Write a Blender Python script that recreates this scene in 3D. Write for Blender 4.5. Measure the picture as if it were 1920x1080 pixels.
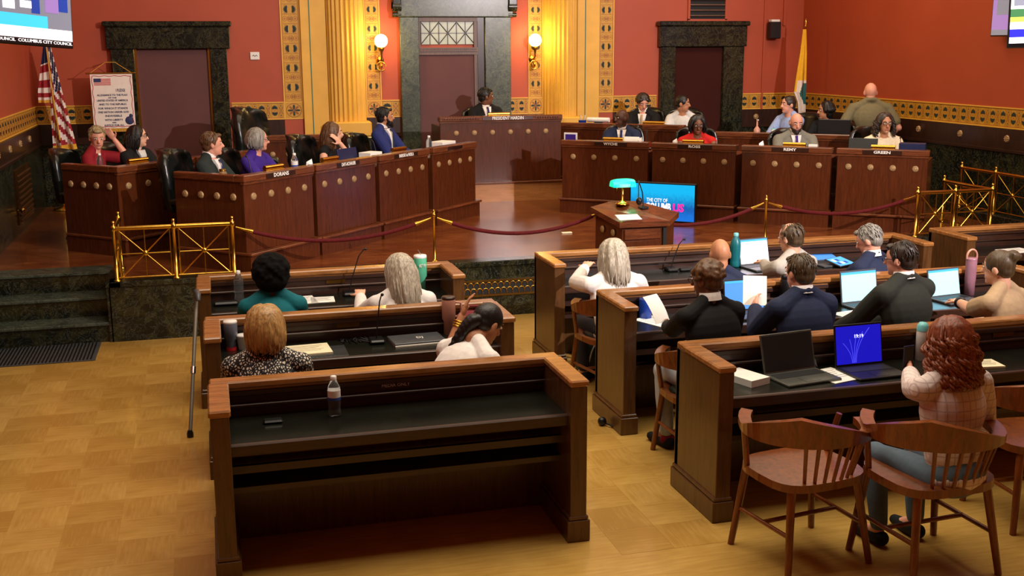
import bpy, bmesh, math, random
import numpy as np
from mathutils import Matrix, Vector

random.seed(7)
for o in list(bpy.data.objects): bpy.data.objects.remove(o)
scene = bpy.context.scene
COL = scene.collection
R = math.radians

# ------------------------------------------------------------------ camera
CAM_H = 2.6
FPX, PITCH, YAW, ROLL = 2107.0, 0.21115, 0.26236, -0.00629
def _axes():
    cp, sp, cy, sy = math.cos(PITCH), math.sin(PITCH), math.cos(YAW), math.sin(YAW)
    f = Vector((sy*cp, cy*cp, -sp)); r = Vector((cy, -sy, 0)); u = r.cross(f)
    cr, sr = math.cos(ROLL), math.sin(ROLL)
    return cr*r+sr*u, -sr*r+cr*u, f
AX_R, AX_U, AX_F = _axes()
cam_data = bpy.data.cameras.new('camera'); cam = bpy.data.objects.new('camera', cam_data); COL.objects.link(cam)
cam_data.sensor_fit = 'HORIZONTAL'; cam_data.sensor_width = 36.0; cam_data.lens = 36.0*FPX/1920.0
cam_data.clip_start = 0.05; cam_data.clip_end = 200
m = Matrix.Identity(4)
for i in range(3):
    m[i][0] = AX_R[i]; m[i][1] = AX_U[i]; m[i][2] = -AX_F[i]
m[2][3] = CAM_H
cam.matrix_world = m
scene.camera = cam
def ray(px, py): return AX_R*((px-960)/FPX) - AX_U*((py-540)/FPX) + AX_F
def on_z(px, py, z): d = ray(px, py); return Vector((0, 0, CAM_H)) + d*((z-CAM_H)/d.z)
def on_y(px, py, y): d = ray(px, py); return Vector((0, 0, CAM_H)) + d*(y/d.y)
def on_x(px, py, x): d = ray(px, py); return Vector((0, 0, CAM_H)) + d*(x/d.x)

# ------------------------------------------------------------------ light
def lin(c):
    return tuple(((v/255.0)/12.92 if v/255.0 <= .04045 else ((v/255.0+.055)/1.055)**2.4) for v in c)
world = bpy.data.worlds.new('world'); scene.world = world; world.use_nodes = True
wb = world.node_tree.nodes['Background']; wb.inputs[0].default_value = (1.0, .86, .72, 1); wb.inputs[1].default_value = .2
scene.view_settings.view_transform = 'Standard'; scene.view_settings.look = 'None'
scene.view_settings.exposure = 0.0; scene.view_settings.gamma = 1.0; scene.view_settings.use_curve_mapping = False

def lamp(name, kind, loc, energy, color, target=None, size=None, size_y=None, spot=None, blend=.5, radius=None):
    l = bpy.data.lights.new(name, kind); l.energy = energy; l.color = color
    o = bpy.data.objects.new(name, l); COL.objects.link(o); o.location = loc
    if target is not None: o.rotation_euler = (Vector(target)-Vector(loc)).to_track_quat('-Z', 'Y').to_euler()
    if kind == 'AREA':
        l.shape = 'RECTANGLE'; l.size = size; l.size_y = size_y or size
    if kind == 'SPOT':
        l.spot_size = R(spot); l.spot_blend = blend
    if radius is not None: l.shadow_soft_size = radius
    return o
# gallery spotlight behind the camera to the right: throws the crisp desk shadow on the rostrum
lamp('gallery_spotlight', 'SPOT', (7.46, 1.5, 4.95), 3900, (1.0, .89, .88), (2.9, 14.6, 1.6), spot=58, blend=.6, radius=.06)
# warm ceiling light over floor and dais
lamp('ceiling_light_dais', 'AREA', (3.6, 12.4, 5.6), 185, (1.0, .78, .52), (3.6, 12.4, 0), size=9.0, size_y=3.2)
lamp('ceiling_light_floor', 'AREA', (2.6, 6.4, 5.6), 400, (1.0, .88, .70), (2.6, 6.6, 0), size=6.5, size_y=3.5)

lamp('ceiling_light_right', 'AREA', (7.5, 12.6, 5.6), 75, (1.0, .80, .58), (7.9, 12.6, 0), size=1.5, size_y=3.0)

# ------------------------------------------------------------------ materials
MATS = {}
def _new(name):
    m = bpy.data.materials.new(name); m.use_nodes = True
    nt = m.node_tree; b = nt.nodes['Principled BSDF']
    MATS[name] = m
    return m, nt, b
def _coord(nt, scale=(1, 1, 1), kind='Object'):
    tc = nt.nodes.new('ShaderNodeTexCoord'); mp = nt.nodes.new('ShaderNodeMapping')
    mp.inputs['Scale'].default_value = scale
    nt.links.new(tc.outputs[kind], mp.inputs['Vector']); return mp.outputs['Vector']
def _ramp(nt, fac, stops):
    r = nt.nodes.new('ShaderNodeValToRGB'); e = r.color_ramp.elements
    while len(e) > 1: e.remove(e[0])
    e[0].position = stops[0][0]; e[0].color = (*stops[0][1], 1)
    for p, c in stops[1:]:
        k = e.new(p); k.color = (*c, 1)
    nt.links.new(fac, r.inputs['Fac']); return r.outputs['Color']
def _noise(nt, vec, scale, detail=4, rough=.55, dist=0.0):
    n = nt.nodes.new('ShaderNodeTexNoise'); n.inputs['Scale'].default_value = scale
    n.inputs['Detail'].default_value = detail; n.inputs['Roughness'].default_value = rough
    n.inputs['Distortion'].default_value = dist
    nt.links.new(vec, n.inputs['Vector']); return n.outputs['Fac']
def _bump(nt, b, h, strength, dist=.01):
    bp = nt.nodes.new('ShaderNodeBump'); bp.inputs['Strength'].default_value = strength; bp.inputs['Distance'].default_value = dist
    nt.links.new(h, bp.inputs['Height']); nt.links.new(bp.outputs['Normal'], b.inputs['Normal'])
def plain(name, rgb, rough=.5, metal=0.0, var=.12, nscale=14, spec=.5, bump=0.0, coat=0.0, sheen=0.0, stretch=(1, 1, 1)):
    m, nt, b = _new(name); c = lin(rgb)
    v = _coord(nt, stretch); n = _noise(nt, v, nscale)
    col = _ramp(nt, n, [(.3, tuple(x*(1-var) for x in c)), (.7, tuple(min(1, x*(1+var)) for x in c))])
    nt.links.new(col, b.inputs['Base Color'])
    b.inputs['Roughness'].default_value = rough; b.inputs['Metallic'].default_value = metal
    b.inputs['Specular IOR Level'].default_value = spec; b.inputs['Coat Weight'].default_value = coat
    b.inputs['Sheen Weight'].default_value = sheen
    if bump: _bump(nt, b, n, bump, .004)
    return m
def wood(name, dark, light, rough=.28, grain=(1, 1, 9), coat=.25, scale=6):
    m, nt, b = _new(name)
    v = _coord(nt, grain)
    n1 = _noise(nt, v, scale, 6, .6, .6); n2 = _noise(nt, v, scale*7, 3, .5)
    mx = nt.nodes.new('ShaderNodeMath'); mx.operation = 'MULTIPLY_ADD'; mx.inputs[1].default_value = .35
    nt.links.new(n2, mx.inputs[0]); nt.links.new(n1, mx.inputs[2])
    col = _ramp(nt, mx.outputs[0], [(.38, lin(dark)), (.85, lin(light))])
    nt.links.new(col, b.inputs['Base Color']); b.inputs['Roughness'].default_value = rough
    b.inputs['Coat Weight'].default_value = coat; b.inputs['Coat Roughness'].default_value = .12
    _bump(nt, b, n2, .05, .002)
    return m
def marble(name, base, vein, white, rough=.18):
    m, nt, b = _new(name)
    v = _coord(nt, (1, 1, 1))
    n1 = _noise(nt, v, 2.2, 8, .65, 1.6)
    n2 = _noise(nt, v, 6.5, 8, .7, 2.4)
    r1 = _ramp(nt, n1, [(.44, (0, 0, 0)), (.50, (1, 1, 1)), (.56, (0, 0, 0))])
    r2 = _ramp(nt, n2, [(.488, (0, 0, 0)), (.50, (1, 1, 1)), (.512, (0, 0, 0))])
    basec = _ramp(nt, n2, [(.3, lin(base)), (.8, lin(tuple(min(255, x*1.7) for x in base)))])
    mix = nt.nodes.new('ShaderNodeMix'); mix.data_type = 'RGBA'; nt.links.new(basec, mix.inputs['A'])
    mix.inputs['B'].default_value = (*lin(vein), 1)
    s = nt.nodes.new('ShaderNodeMath'); s.operation = 'MULTIPLY'; s.inputs[1].default_value = .22
    nt.links.new(r1, s.inputs[0]); nt.links.new(s.outputs[0], mix.inputs['Factor'])
    mix2 = nt.nodes.new('ShaderNodeMix'); mix2.data_type = 'RGBA'; nt.links.new(mix.outputs['Result'], mix2.inputs['A'])
    mix2.inputs['B'].default_value = (*lin(white), 1)
    s2 = nt.nodes.new('ShaderNodeMath'); s2.operation = 'MULTIPLY'; nt.links.new(r2, s2.inputs[0]); nt.links.new(n1, s2.inputs[1])
    nt.links.new(s2.outputs[0], mix2.inputs['Factor'])
    nt.links.new(mix2.outputs['Result'], b.inputs['Base Color']); b.inputs['Roughness'].default_value = rough
    return m
def emit(name, rgb, strength, rough=.3):
    m, nt, b = _new(name); c = lin(rgb)
    n = _noise(nt, _coord(nt), 3.0)
    col = _ramp(nt, n, [(.2, tuple(x*.92 for x in c)), (.8, c)])
    nt.links.new(col, b.inputs['Emission Color']); b.inputs['Emission Strength'].default_value = strength
    b.inputs['Base Color'].default_value = (*c, 1); b.inputs['Roughness'].default_value = rough
    return m
def glass(name, rgb, rough=.05, alpha=1.0, trans=.9):
    m, nt, b = _new(name); c = lin(rgb)
    n = _noise(nt, _coord(nt), 12.0)
    col = _ramp(nt, n, [(.2, tuple(x*.9 for x in c)), (.8, c)])
    nt.links.new(col, b.inputs['Base Color']); b.inputs['Roughness'].default_value = rough
    b.inputs['Transmission Weight'].default_value = trans; b.inputs['IOR'].default_value = 1.3
    return m

def wall_paint(name, rgb):
    m, nt, b = _new(name); c = lin(rgb)
    v = _coord(nt); n = _noise(nt, v, 1.4, 5); n2 = _noise(nt, v, 60, 3)
    col = _ramp(nt, n, [(.3, tuple(x*.92 for x in c)), (.7, tuple(x*1.05 for x in c))])
    nt.links.new(col, b.inputs['Base Color']); b.inputs['Roughness'].default_value = .55
    _bump(nt, b, n2, .06, .003); return m
wall_paint('red_wall', (170, 70, 38)); wall_paint('ceiling_paint', (205, 180, 140))
plain('gold_paint', (222, 170, 62), .5, 0, .06, 5)
plain('gold_band', (196, 146, 40), .5, 0, .10, 8)
plain('gold_dark', (150, 84, 20), .5, 0, .1, 8)
plain('petal_dark', (30, 44, 38), .6); plain('petal_red', (150, 52, 34), .6); plain('teal_line', (40, 110, 90), .5)
marble('marble', (15, 18, 14), (84, 78, 34), (120, 122, 104), .2)
marble('marble_grey', (40, 46, 40), (110, 116, 90), (150, 158, 140), .25)
plain('door_maroon', (92, 48, 46), .62, 0, .07, 3)
wood('mahogany', (60, 27, 12), (92, 44, 20), .26, (7, 7, .7), .2)
wood('mahogany_cap', (60, 28, 16), (122, 66, 36), .25, (.8, .8, 6), .3)
wood('bench_wood', (32, 16, 10), (64, 34, 18), .42, (.7, 6, 6), .2)
wood('bench_cap', (108, 66, 34), (176, 120, 66), .26, (.6, 5, 5), .35)
wood('bench_side', (56, 34, 17), (98, 64, 32), .32, (6, 6, .6), .2)
wood('plinth_wood', (150, 96, 50), (190, 130, 76), .3, (.7, 6, 6), .2)
plain('door_recess_shade', (58, 22, 17), .85, 0, .07, 3, .15)  # right door panel: shade of its deep recess put into the colour
wood('chair_wood', (78, 36, 13), (140, 74, 28), .3, (5, 5, .7), .3)
wood('door_wood', (66, 40, 28), (104, 72, 54), .4, (6, 6, .6), .1)
wood('walnut_dark', (26, 14, 9), (56, 30, 18), .3, (5, 5, .7), .2)
plain('brass', (214, 170, 70), .22, 1.0, .1, 20); plain('brass_dark', (120, 88, 36), .35, .9, .15, 20)
plain('medallion', (166, 134, 92), .5, .25, .2, 40, bump=.4)
plain('leather_black', (17, 22, 20), .28, 0, .25, 10, .6); plain('leather_green', (24, 44, 36), .35, 0, .2, 10)
plain('desk_leather', (22, 24, 18), .22, 0, .25, 4, .6)
plain('black_plastic', (14, 14, 15), .4); plain('grey_plastic', (70, 72, 76), .4); plain('dark_metal', (40, 40, 42), .35, .8)
plain('white_plastic', (232, 230, 226), .4, 0, .03); plain('paper', (240, 238, 230), .75, 0, .03, 30)
plain('paper_cream', (236, 226, 190), .75, 0, .03, 30); plain('white_print', (240, 236, 230), .6, 0, .02)
plain('chrome', (205, 205, 210), .15, 1.0, .05)
plain('rope_velvet', (84, 14, 18), .75, 0, .2, 40, .2)
plain('void_dark', (10, 8, 6), .7)
emit('globe_glow', (255, 226, 150), 9.0)
# ------------------------------------------------------------------ mesh helpers
class MB:
    """collects shapes, built as one mesh"""
    def __init__(s): s.v = []; s.f = []; s.mi = []; s.sm = []
    def add(s, vs, fs, M=None, mi=0, smooth=False):
        n = len(s.v)
        for p in vs:
            p = Vector(p)
            s.v.append(tuple(M @ p) if M is not None else tuple(p))
        for f in fs: s.f.append(tuple(i+n for i in f)); s.mi.append(mi); s.sm.append(smooth)
        return s
    def box(s, x0, y0, z0, x1, y1, z1, M=None, mi=0, bev=0.0):
        if x0 > x1: x0, x1 = x1, x0
        if y0 > y1: y0, y1 = y1, y0
        if z0 > z1: z0, z1 = z1, z0
        b = min(bev, (x1-x0)*.45, (y1-y0)*.45, (z1-z0)*.45)
        if b <= 0:
            vs = [(x0,y0,z0),(x1,y0,z0),(x1,y1,z0),(x0,y1,z0),(x0,y0,z1),(x1,y0,z1),(x1,y1,z1),(x0,y1,z1)]
            fs = [(3,2,1,0),(4,5,6,7),(0,1,5,4),(1,2,6,5),(2,3,7,6),(3,0,4,7)]
            return s.add(vs, fs, M, mi)
        bm = bmesh.new(); bmesh.ops.create_cube(bm, size=1)
        for v in bm.verts: v.co = Vector(((x0+x1)/2+v.co.x*(x1-x0), (y0+y1)/2+v.co.y*(y1-y0), (z0+z1)/2+v.co.z*(z1-z0)))
        bmesh.ops.bevel(bm, geom=bm.edges[:], offset=b, segments=1, affect='EDGES', profile=.5)
        bm.verts.index_update(); s.add([v.co[:] for v in bm.verts], [[v.index for v in f.verts] for f in bm.faces], M, mi); bm.free()
        return s
    def tube(s, pts, rad, seg=8, M=None, mi=0, cap=True, flat=1.0):
        pts = [Vector(p) for p in pts]; n = len(pts)
        rads = rad if isinstance(rad, (list, tuple)) else [rad]*n
        vs = []; fs = []; up = None
        for i, p in enumerate(pts):
            d = (pts[min(i+1, n-1)]-pts[max(i-1, 0)])
            if d.length < 1e-9: d = Vector((0, 0, 1))
            d.normalize()
            if up is None: up = Vector((0, 0, 1)) if abs(d.z) < .9 else Vector((1, 0, 0))
            a = d.cross(up)
            if a.length < 1e-6: a = d.cross(Vector((0, 1, 0)))
            a.normalize(); b = a.cross(d).normalized(); up = b
            for k in range(seg):
                t = 2*math.pi*k/seg; vs.append(tuple(p + a*(math.cos(t)*rads[i]) + b*(math.sin(t)*rads[i]*flat)))
        for i in range(n-1):
            for k in range(seg):
                fs.append((i*seg+k, (i+1)*seg+k, (i+1)*seg+(k+1) % seg, i*seg+(k+1) % seg))
        s.add(vs, fs, M, mi, True)
        if cap: s.add([vs[k] for k in range(seg)], [tuple(range(seg))], M, mi); s.add([vs[(n-1)*seg+k] for k in range(seg)], [tuple(reversed(range(seg)))], M, mi)
        return s
    def lathe(s, prof, seg=16, M=None, mi=0, arc=None, smooth=True):
        n = len(prof); a0, a1 = arc or (0, 2*math.pi); full = arc is None; c = seg if full else seg+1
        vs = []; fs = []
        for k in range(c):
            t = a0+(a1-a0)*k/seg
            for r, z in prof: vs.append((r*math.cos(t), r*math.sin(t), z))
        for k in range(seg):
            k2 = (k+1) % c
            for i in range(n-1): fs.append((k*n+i, k2*n+i, k2*n+i+1, k*n+i+1))
        s.add(vs, fs, M, mi, smooth)
        if full:
            if prof[0][0] > 1e-4: s.add([vs[k*n] for k in range(c)], [tuple(reversed(range(c)))], M, mi)
            if prof[-1][0] > 1e-4: s.add([vs[k*n+n-1] for k in range(c)], [tuple(range(c))], M, mi)
        return s
    def prism(s, poly, z0, z1, M=None, mi=0):
        n = len(poly); vs = [(x, y, z0) for x, y in poly]+[(x, y, z1) for x, y in poly]
        a = sum(poly[i][0]*poly[(i+1) % n][1]-poly[(i+1) % n][0]*poly[i][1] for i in range(n))
        up = tuple(range(n, 2*n)); dn = tuple(reversed(range(n)))
        sd = [(i, (i+1) % n, n+(i+1) % n, n+i) for i in range(n)]
        fs = [up, dn]+sd
        if a < 0: fs = [tuple(reversed(f)) for f in fs]
        return s.add(vs, fs, M, mi)
    def sphere(s, c, r, seg=12, rings=8, M=None, mi=0):
        rx, ry, rz = r if isinstance(r, (list, tuple)) else (r, r, r)
        vs = []; fs = []
        for i in range(rings+1):
            p = math.pi*i/rings
            for k in range(seg):
                t = 2*math.pi*k/seg
                vs.append((c[0]+rx*math.sin(p)*math.cos(t), c[1]+ry*math.sin(p)*math.sin(t), c[2]+rz*math.cos(p)))
        for i in range(rings):
            for k in range(seg):
                a, b = i*seg+k, i*seg+(k+1) % seg; c2, d = a+seg, b+seg
                if i == 0: fs.append((a, c2, d))
                elif i == rings-1: fs.append((a, c2, b))
                else: fs.append((a, c2, d, b))
        return s.add(vs, fs, M, mi, True)
    def mesh(s, name, mats):
        me = bpy.data.meshes.new(name); me.from_pydata(s.v, [], s.f)
        me.polygons.foreach_set('material_index', s.mi); me.polygons.foreach_set('use_smooth', s.sm)
        for k in (mats if isinstance(mats, (list, tuple)) else [mats]): me.materials.append(MATS[k])
        me.update(); return me
    def obj(s, name, mats, parent=None, loc=(0, 0, 0), rotz=0.0):
        o = bpy.data.objects.new(name, s.mesh(name, mats)); COL.objects.link(o)
        o.location = loc; o.rotation_euler = (0, 0, rotz)
        if parent is not None: o.parent = parent
        return o
def inst(name, me, parent=None, loc=(0, 0, 0), rot=(0, 0, 0), scale=(1, 1, 1)):
    o = bpy.data.objects.new(name, me); COL.objects.link(o); o.location = loc; o.rotation_euler = rot; o.scale = scale
    if parent is not None: o.parent = parent
    return o
def tag(o, label, cat, group=None):
    o['label'] = label; o['category'] = cat
    if group: o['group'] = group
    return o
def thing(name, label, cat, loc=(0, 0, 0), rotz=0.0, group=None):
    o = bpy.data.objects.new(name, None); COL.objects.link(o); o.location = loc; o.rotation_euler = (0, 0, rotz)
    o.empty_display_size = .1
    return tag(o, label, cat, group)
def struct(o): o['kind'] = 'structure'; return o
def copy_tree(o, parent=None):
    c = o.copy(); COL.objects.link(c); c.parent = parent
    for ch in list(o.children): copy_tree(ch, c)
    return c
def TM(x=0, y=0, z=0, rx=0, ry=0, rz=0):
    return Matrix.Translation((x, y, z)) @ Matrix.Rotation(rz, 4, 'Z') @ Matrix.Rotation(ry, 4, 'Y') @ Matrix.Rotation(rx, 4, 'X')
TEXT_CACHE = {}
def text_obj(s, size, mat, parent, M, name='lettering', extrude=.0015, width=None, shear=0.0, bold=0.0):
    cu = bpy.data.curves.new('t', 'FONT'); cu.body = s; cu.size = size; cu.extrude = extrude; cu.align_x = 'CENTER'; cu.align_y = 'CENTER'
    cu.resolution_u = 2; cu.shear = shear; cu.offset = bold
    ob = bpy.data.objects.new('t', cu); COL.objects.link(ob)
    dg = bpy.context.evaluated_depsgraph_get(); me = bpy.data.meshes.new_from_object(ob.evaluated_get(dg))
    bpy.data.objects.remove(ob); bpy.data.curves.remove(cu)
    if width:
        xs = [v.co.x for v in me.vertices]; w = max(xs)-min(xs); c = (max(xs)+min(xs))/2
        for v in me.vertices: v.co.x = (v.co.x-c)*width/w
    me.name = name
    me.materials.clear(); me.materials.append(MATS[mat])
    o = bpy.data.objects.new(name, me); COL.objects.link(o); o.matrix_basis = M
    if parent is not None: o.parent = parent
    return o
# ------------------------------------------------------------------ room
YB, XL, XR = 16.01, -2.15, 8.975
DZ = 0.553            # dais height
DY = 10.52            # dais front edge
PZ = DZ + 0.19        # desk platform
CX = 3.417
BT, BB = 1.882, 1.640 # tile border top, bottom
WT = 5.9              # ceiling

# main floor with parquet blocks where they can be told apart
def parquet(name, d, l, blockscale):
    m, nt, b = _new(name)
    v = _coord(nt, (1, 1, 1)); n = _noise(nt, v, 3, 4)
    g = _coord(nt, (1.5, 16, 1)); n2 = _noise(nt, g, 3, 3, .5, .2)
    a = nt.nodes.new('ShaderNodeMath'); a.operation = 'ADD'; nt.links.new(n, a.inputs[0]); nt.links.new(n2, a.inputs[1])
    hf = nt.nodes.new('ShaderNodeMath'); hf.operation = 'MULTIPLY'; hf.inputs[1].default_value = .62; nt.links.new(a.outputs[0], hf.inputs[0]); a = hf
    oi = nt.nodes.new('ShaderNodeObjectInfo')
    a2 = nt.nodes.new('ShaderNodeMath'); a2.operation = 'MULTIPLY_ADD'; a2.inputs[1].default_value = .25
    nt.links.new(oi.outputs['Random'], a2.inputs[0]); nt.links.new(a.outputs[0], a2.inputs[2])
    col = _ramp(nt, a2.outputs[0], [(.60, lin(d)), (1.0, lin(l))])
    s = nt.nodes.new('ShaderNodeMath')
    nt.links.new(col, b.inputs['Base Color']); b.inputs['Roughness'].default_value = .24
    b.inputs['Coat Weight'].default_value = .3; b.inputs['Coat Roughness'].default_value = .1
    nt.nodes.remove(s)
    return m
parquet('parquet', (178, 136, 62), (206, 166, 88), 1)
parquet('dais_floor', (104, 52, 24), (162, 96, 48), 1)
floor = struct(MB().box(XL-.3, -3, -.2, XR+.3, DY, -.001).obj('floor', 'parquet'))
blk = MB().box(-.1495, -.1495, -.012, .1495, .1495, 0).mesh('parquet_block', 'parquet')
def lay(x0, x1, y0, y1):
    nx = int(round((x1-x0)/.3)); ny = int(round((y1-y0)/.3))
    for i in range(nx):
        for j in range(ny):
            inst('parquet_block', blk, floor, (x0+.15+i*.3, y0+.15+j*.3, 0), (0, 0, (math.pi/2) if (i+j) % 2 else 0))
lay(XL+.05, XL+2.15, 5.12, 10.52); lay(1.96, 2.56, 5.12, 10.52)
dais = struct(MB().box(-.93, DY, 0, XR, YB, DZ).box(XL, 11.1, 0, -.93, YB, DZ).obj('floor_dais', 'dais_floor'))
# marble face of the dais
tr = MB().box(-.94, DY-.03, 0, XR, DY, DZ-.05).box(-.94, DY-.05, DZ-.05, XR, DY+.14, DZ+.004, bev=.008)
struct(tr.obj('trim_dais_marble_face', 'marble'))
struct(MB().box(-.96, DY-.03, 0, -.93, 11.1, DZ-.05).box(-.97, DY-.05, DZ-.05, -.83, 11.1, DZ+.004, bev=.008).obj('trim_dais_marble_return', 'marble'))
# stair
st = thing('dais_stair', 'dark green marble stair of three steps up to the dais beside the left wall', 'stairs', (XL, DY, 0))
for z0, z1, y in ((0, .184, 0), (.184, .369, .27), (.369, .553, .56)):
    t = MB().box(.01, y, z0, 1.19, 1.0, z1-.03).obj('riser', 'marble', st)
    MB().box(.005, y-.025, z1-.03, 1.2, y+.30, z1+.002, bev=.008).obj('tread', 'marble_grey', st)
g = MB()
mat_ = tag(MB().box(0, 0, 0, 1.05, .62, .008, bev=.003).obj('ribbed_floor_mat', 'grey_plastic'), 'dark grey ribbed rubber mat on parquet at the foot of the marble stair', 'floor mat')
mat_.location = (XL+.06, 9.88, .001)
for i in range(40):
    pass
rb = MB()
for i in range(34): rb.box(.015+i*.03, .015, .008, .027+i*.03, .605, .0105)
rb.obj('ribs', 'dark_metal', mat_)
# brass grille set in the marble face
gr = thing('floor_vent_grille', 'long pierced brass vent grille set in the marble face of the dais', 'vent', (2.55, DY-.03, .29))
MB().box(-.55, -.004, -.062, .56, .0, .062).obj('backing', 'void_dark', gr)
fr = MB(); fr.box(-.56, -.02, .062, .57, 0, .082).box(-.56, -.02, -.082, .57, 0, -.062).box(-.575, -.02, -.082, -.555, 0, .082).box(.56, -.02, -.082, .58, 0, .082)
fr.obj('frame', 'brass_dark', gr)
arch = MB()
for k in range(9): 
    t = math.pi*k/8
ap = [(.030*math.cos(math.pi*k/8), .034*math.sin(math.pi*k/8)) for k in range(9)]
arch.tube([(x, -.008, z) for x, z in ap]+[(-.030, -.008, -.024)], .005, 5)
arch.tube([(0, -.008, .034), (0, -.008, .062)], .004, 5)
am = arch.mesh('lattice_arch', 'brass')
for r_ in range(2):
    for i in range(18):
        inst('lattice_arch', am, gr, (-.52+i*.061+(.03 if r_ else 0), 0, .0-(.036 if r_ else -.022)))

# walls
def wall_box(name, x0, y0, x1, y1, z0=0, z1=WT, mat='red_wall'):
    return struct(MB().box(x0, y0, z0, x1, y1, z1).obj(name, mat))
wl = wall_box('wall_left', XL-.2, -3, XL, YB+.2)
wr = wall_box('wall_right', XR, -3, XR+.2, YB+.2)
wbk = wall_box('wall_back', XL, YB, XR, YB+.2)
struct(MB().box(XL-.2, -3, WT, XR+.2, YB+.2, WT+.15).obj('ceiling', 'ceiling_paint'))
wfr = wall_box('wall_front', XL-.2, -3.2, XR+.2, -3.0)
# dado: wood rail + dark marble, below the border
RB = 1.40
def dado_x(x0, x1, nm):
    struct(MB().box(x0, YB-.03, RB, x1, YB, BB-.004).box(x0, YB-.05, RB-.03, x1, YB, RB).obj('trim_wood_rail_'+nm, 'walnut_dark'))
    struct(MB().box(x0, YB-.025, DZ, x1, YB, RB-.03).obj('trim_marble_dado_'+nm, 'marble'))
dado_x(XL, -1.19, 'a'); dado_x(.345, 1.05, 'b'); dado_x(5.88, 6.57, 'c'); dado_x(7.98, XR, 'd'); dado_x(2.19, 2.67, 'e'); dado_x(4.28, 4.79, 'f')
for nm, X, sg in (('left', XL, 1), ('right', XR, -1)):
    struct(MB().box(X, 4, RB, X+sg*.03, YB-.05, BB-.004).box(X, 4, RB-.03, X+sg*.05, YB-.05, RB).obj('trim_wood_rail_'+nm, 'walnut_dark'))
    struct(MB().box(X, 4, .0, X+sg*.025, YB-.05, RB-.03).obj('trim_marble_dado_'+nm, 'marble'))
# rosettes on the wood rail
ros = MB().lathe([(0, .018), (.02, .017), (.026, .012), (.034, .014), (.042, .006), (.044, 0)], 12)
for k in range(8):
    t = k*math.pi/4; ros.sphere((.03*math.cos(t), .03*math.sin(t), .012), .009, 6, 4)
rosm = ros.mesh('rosette', 'medallion')
railL = bpy.data.objects['trim_wood_rail_left']; railR = bpy.data.objects['trim_wood_rail_right']; railB = bpy.data.objects['trim_wood_rail_d']
for y in (12.0, 12.75, 13.5, 14.25, 15.0): inst('rosette', rosm, railL, (XL+.03, y, 1.53), (0, R(90), 0))
for y in (11.15, 12.0, 12.85, 13.7, 14.5): inst('rosette', rosm, railR, (XR-.03, y, 1.525), (0, R(-90), 0))
inst('rosette', rosm, railB, (8.22, YB-.03, 1.525), (R(90), 0, 0))

# patterned border tiles: palmette pair + scroll ring
def petal(mb, cx, cz, ang, L, w, mi, y=-.0045):
    d = (math.sin(ang), math.cos(ang)); n = (d[1], -d[0])
    pts = [(0, 0), (.55, .5), (.85, .42), (1, 0), (.85, -.42), (.55, -.5)]
    vs = [(cx+d[0]*a*L+n[0]*b*w, y, cz+d[1]*a*L+n[1]*b*w) for a, b in pts]
    mb.add(vs, [(0, 1, 2, 3, 4, 5)], None, mi)
def ring(mb, cx, cz, r0, r1, mi, y=-.0042, seg=14, a0=0, a1=2*math.pi):
    vs = []; fs = []
    for k in range(seg+1):
        t = a0+(a1-a0)*k/seg
        vs += [(cx+r0*math.cos(t), y, cz+r0*math.sin(t)), (cx+r1*math.cos(t), y, cz+r1*math.sin(t))]
    for k in range(seg): fs.append((2*k, 2*k+1, 2*k+3, 2*k+2))
    mb.add(vs, fs, None, mi)
def palmette(mb, cx, cz, s, up=1):
    for k in range(-3, 4):
        petal(mb, cx, cz, k*R(27)+(0 if up > 0 else math.pi), s*(1-.06*abs(k)), s*.34, 1)
TILEM = ['gold_band', 'petal_dark', 'gold_dark', 'gold_paint', 'petal_red']
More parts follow.
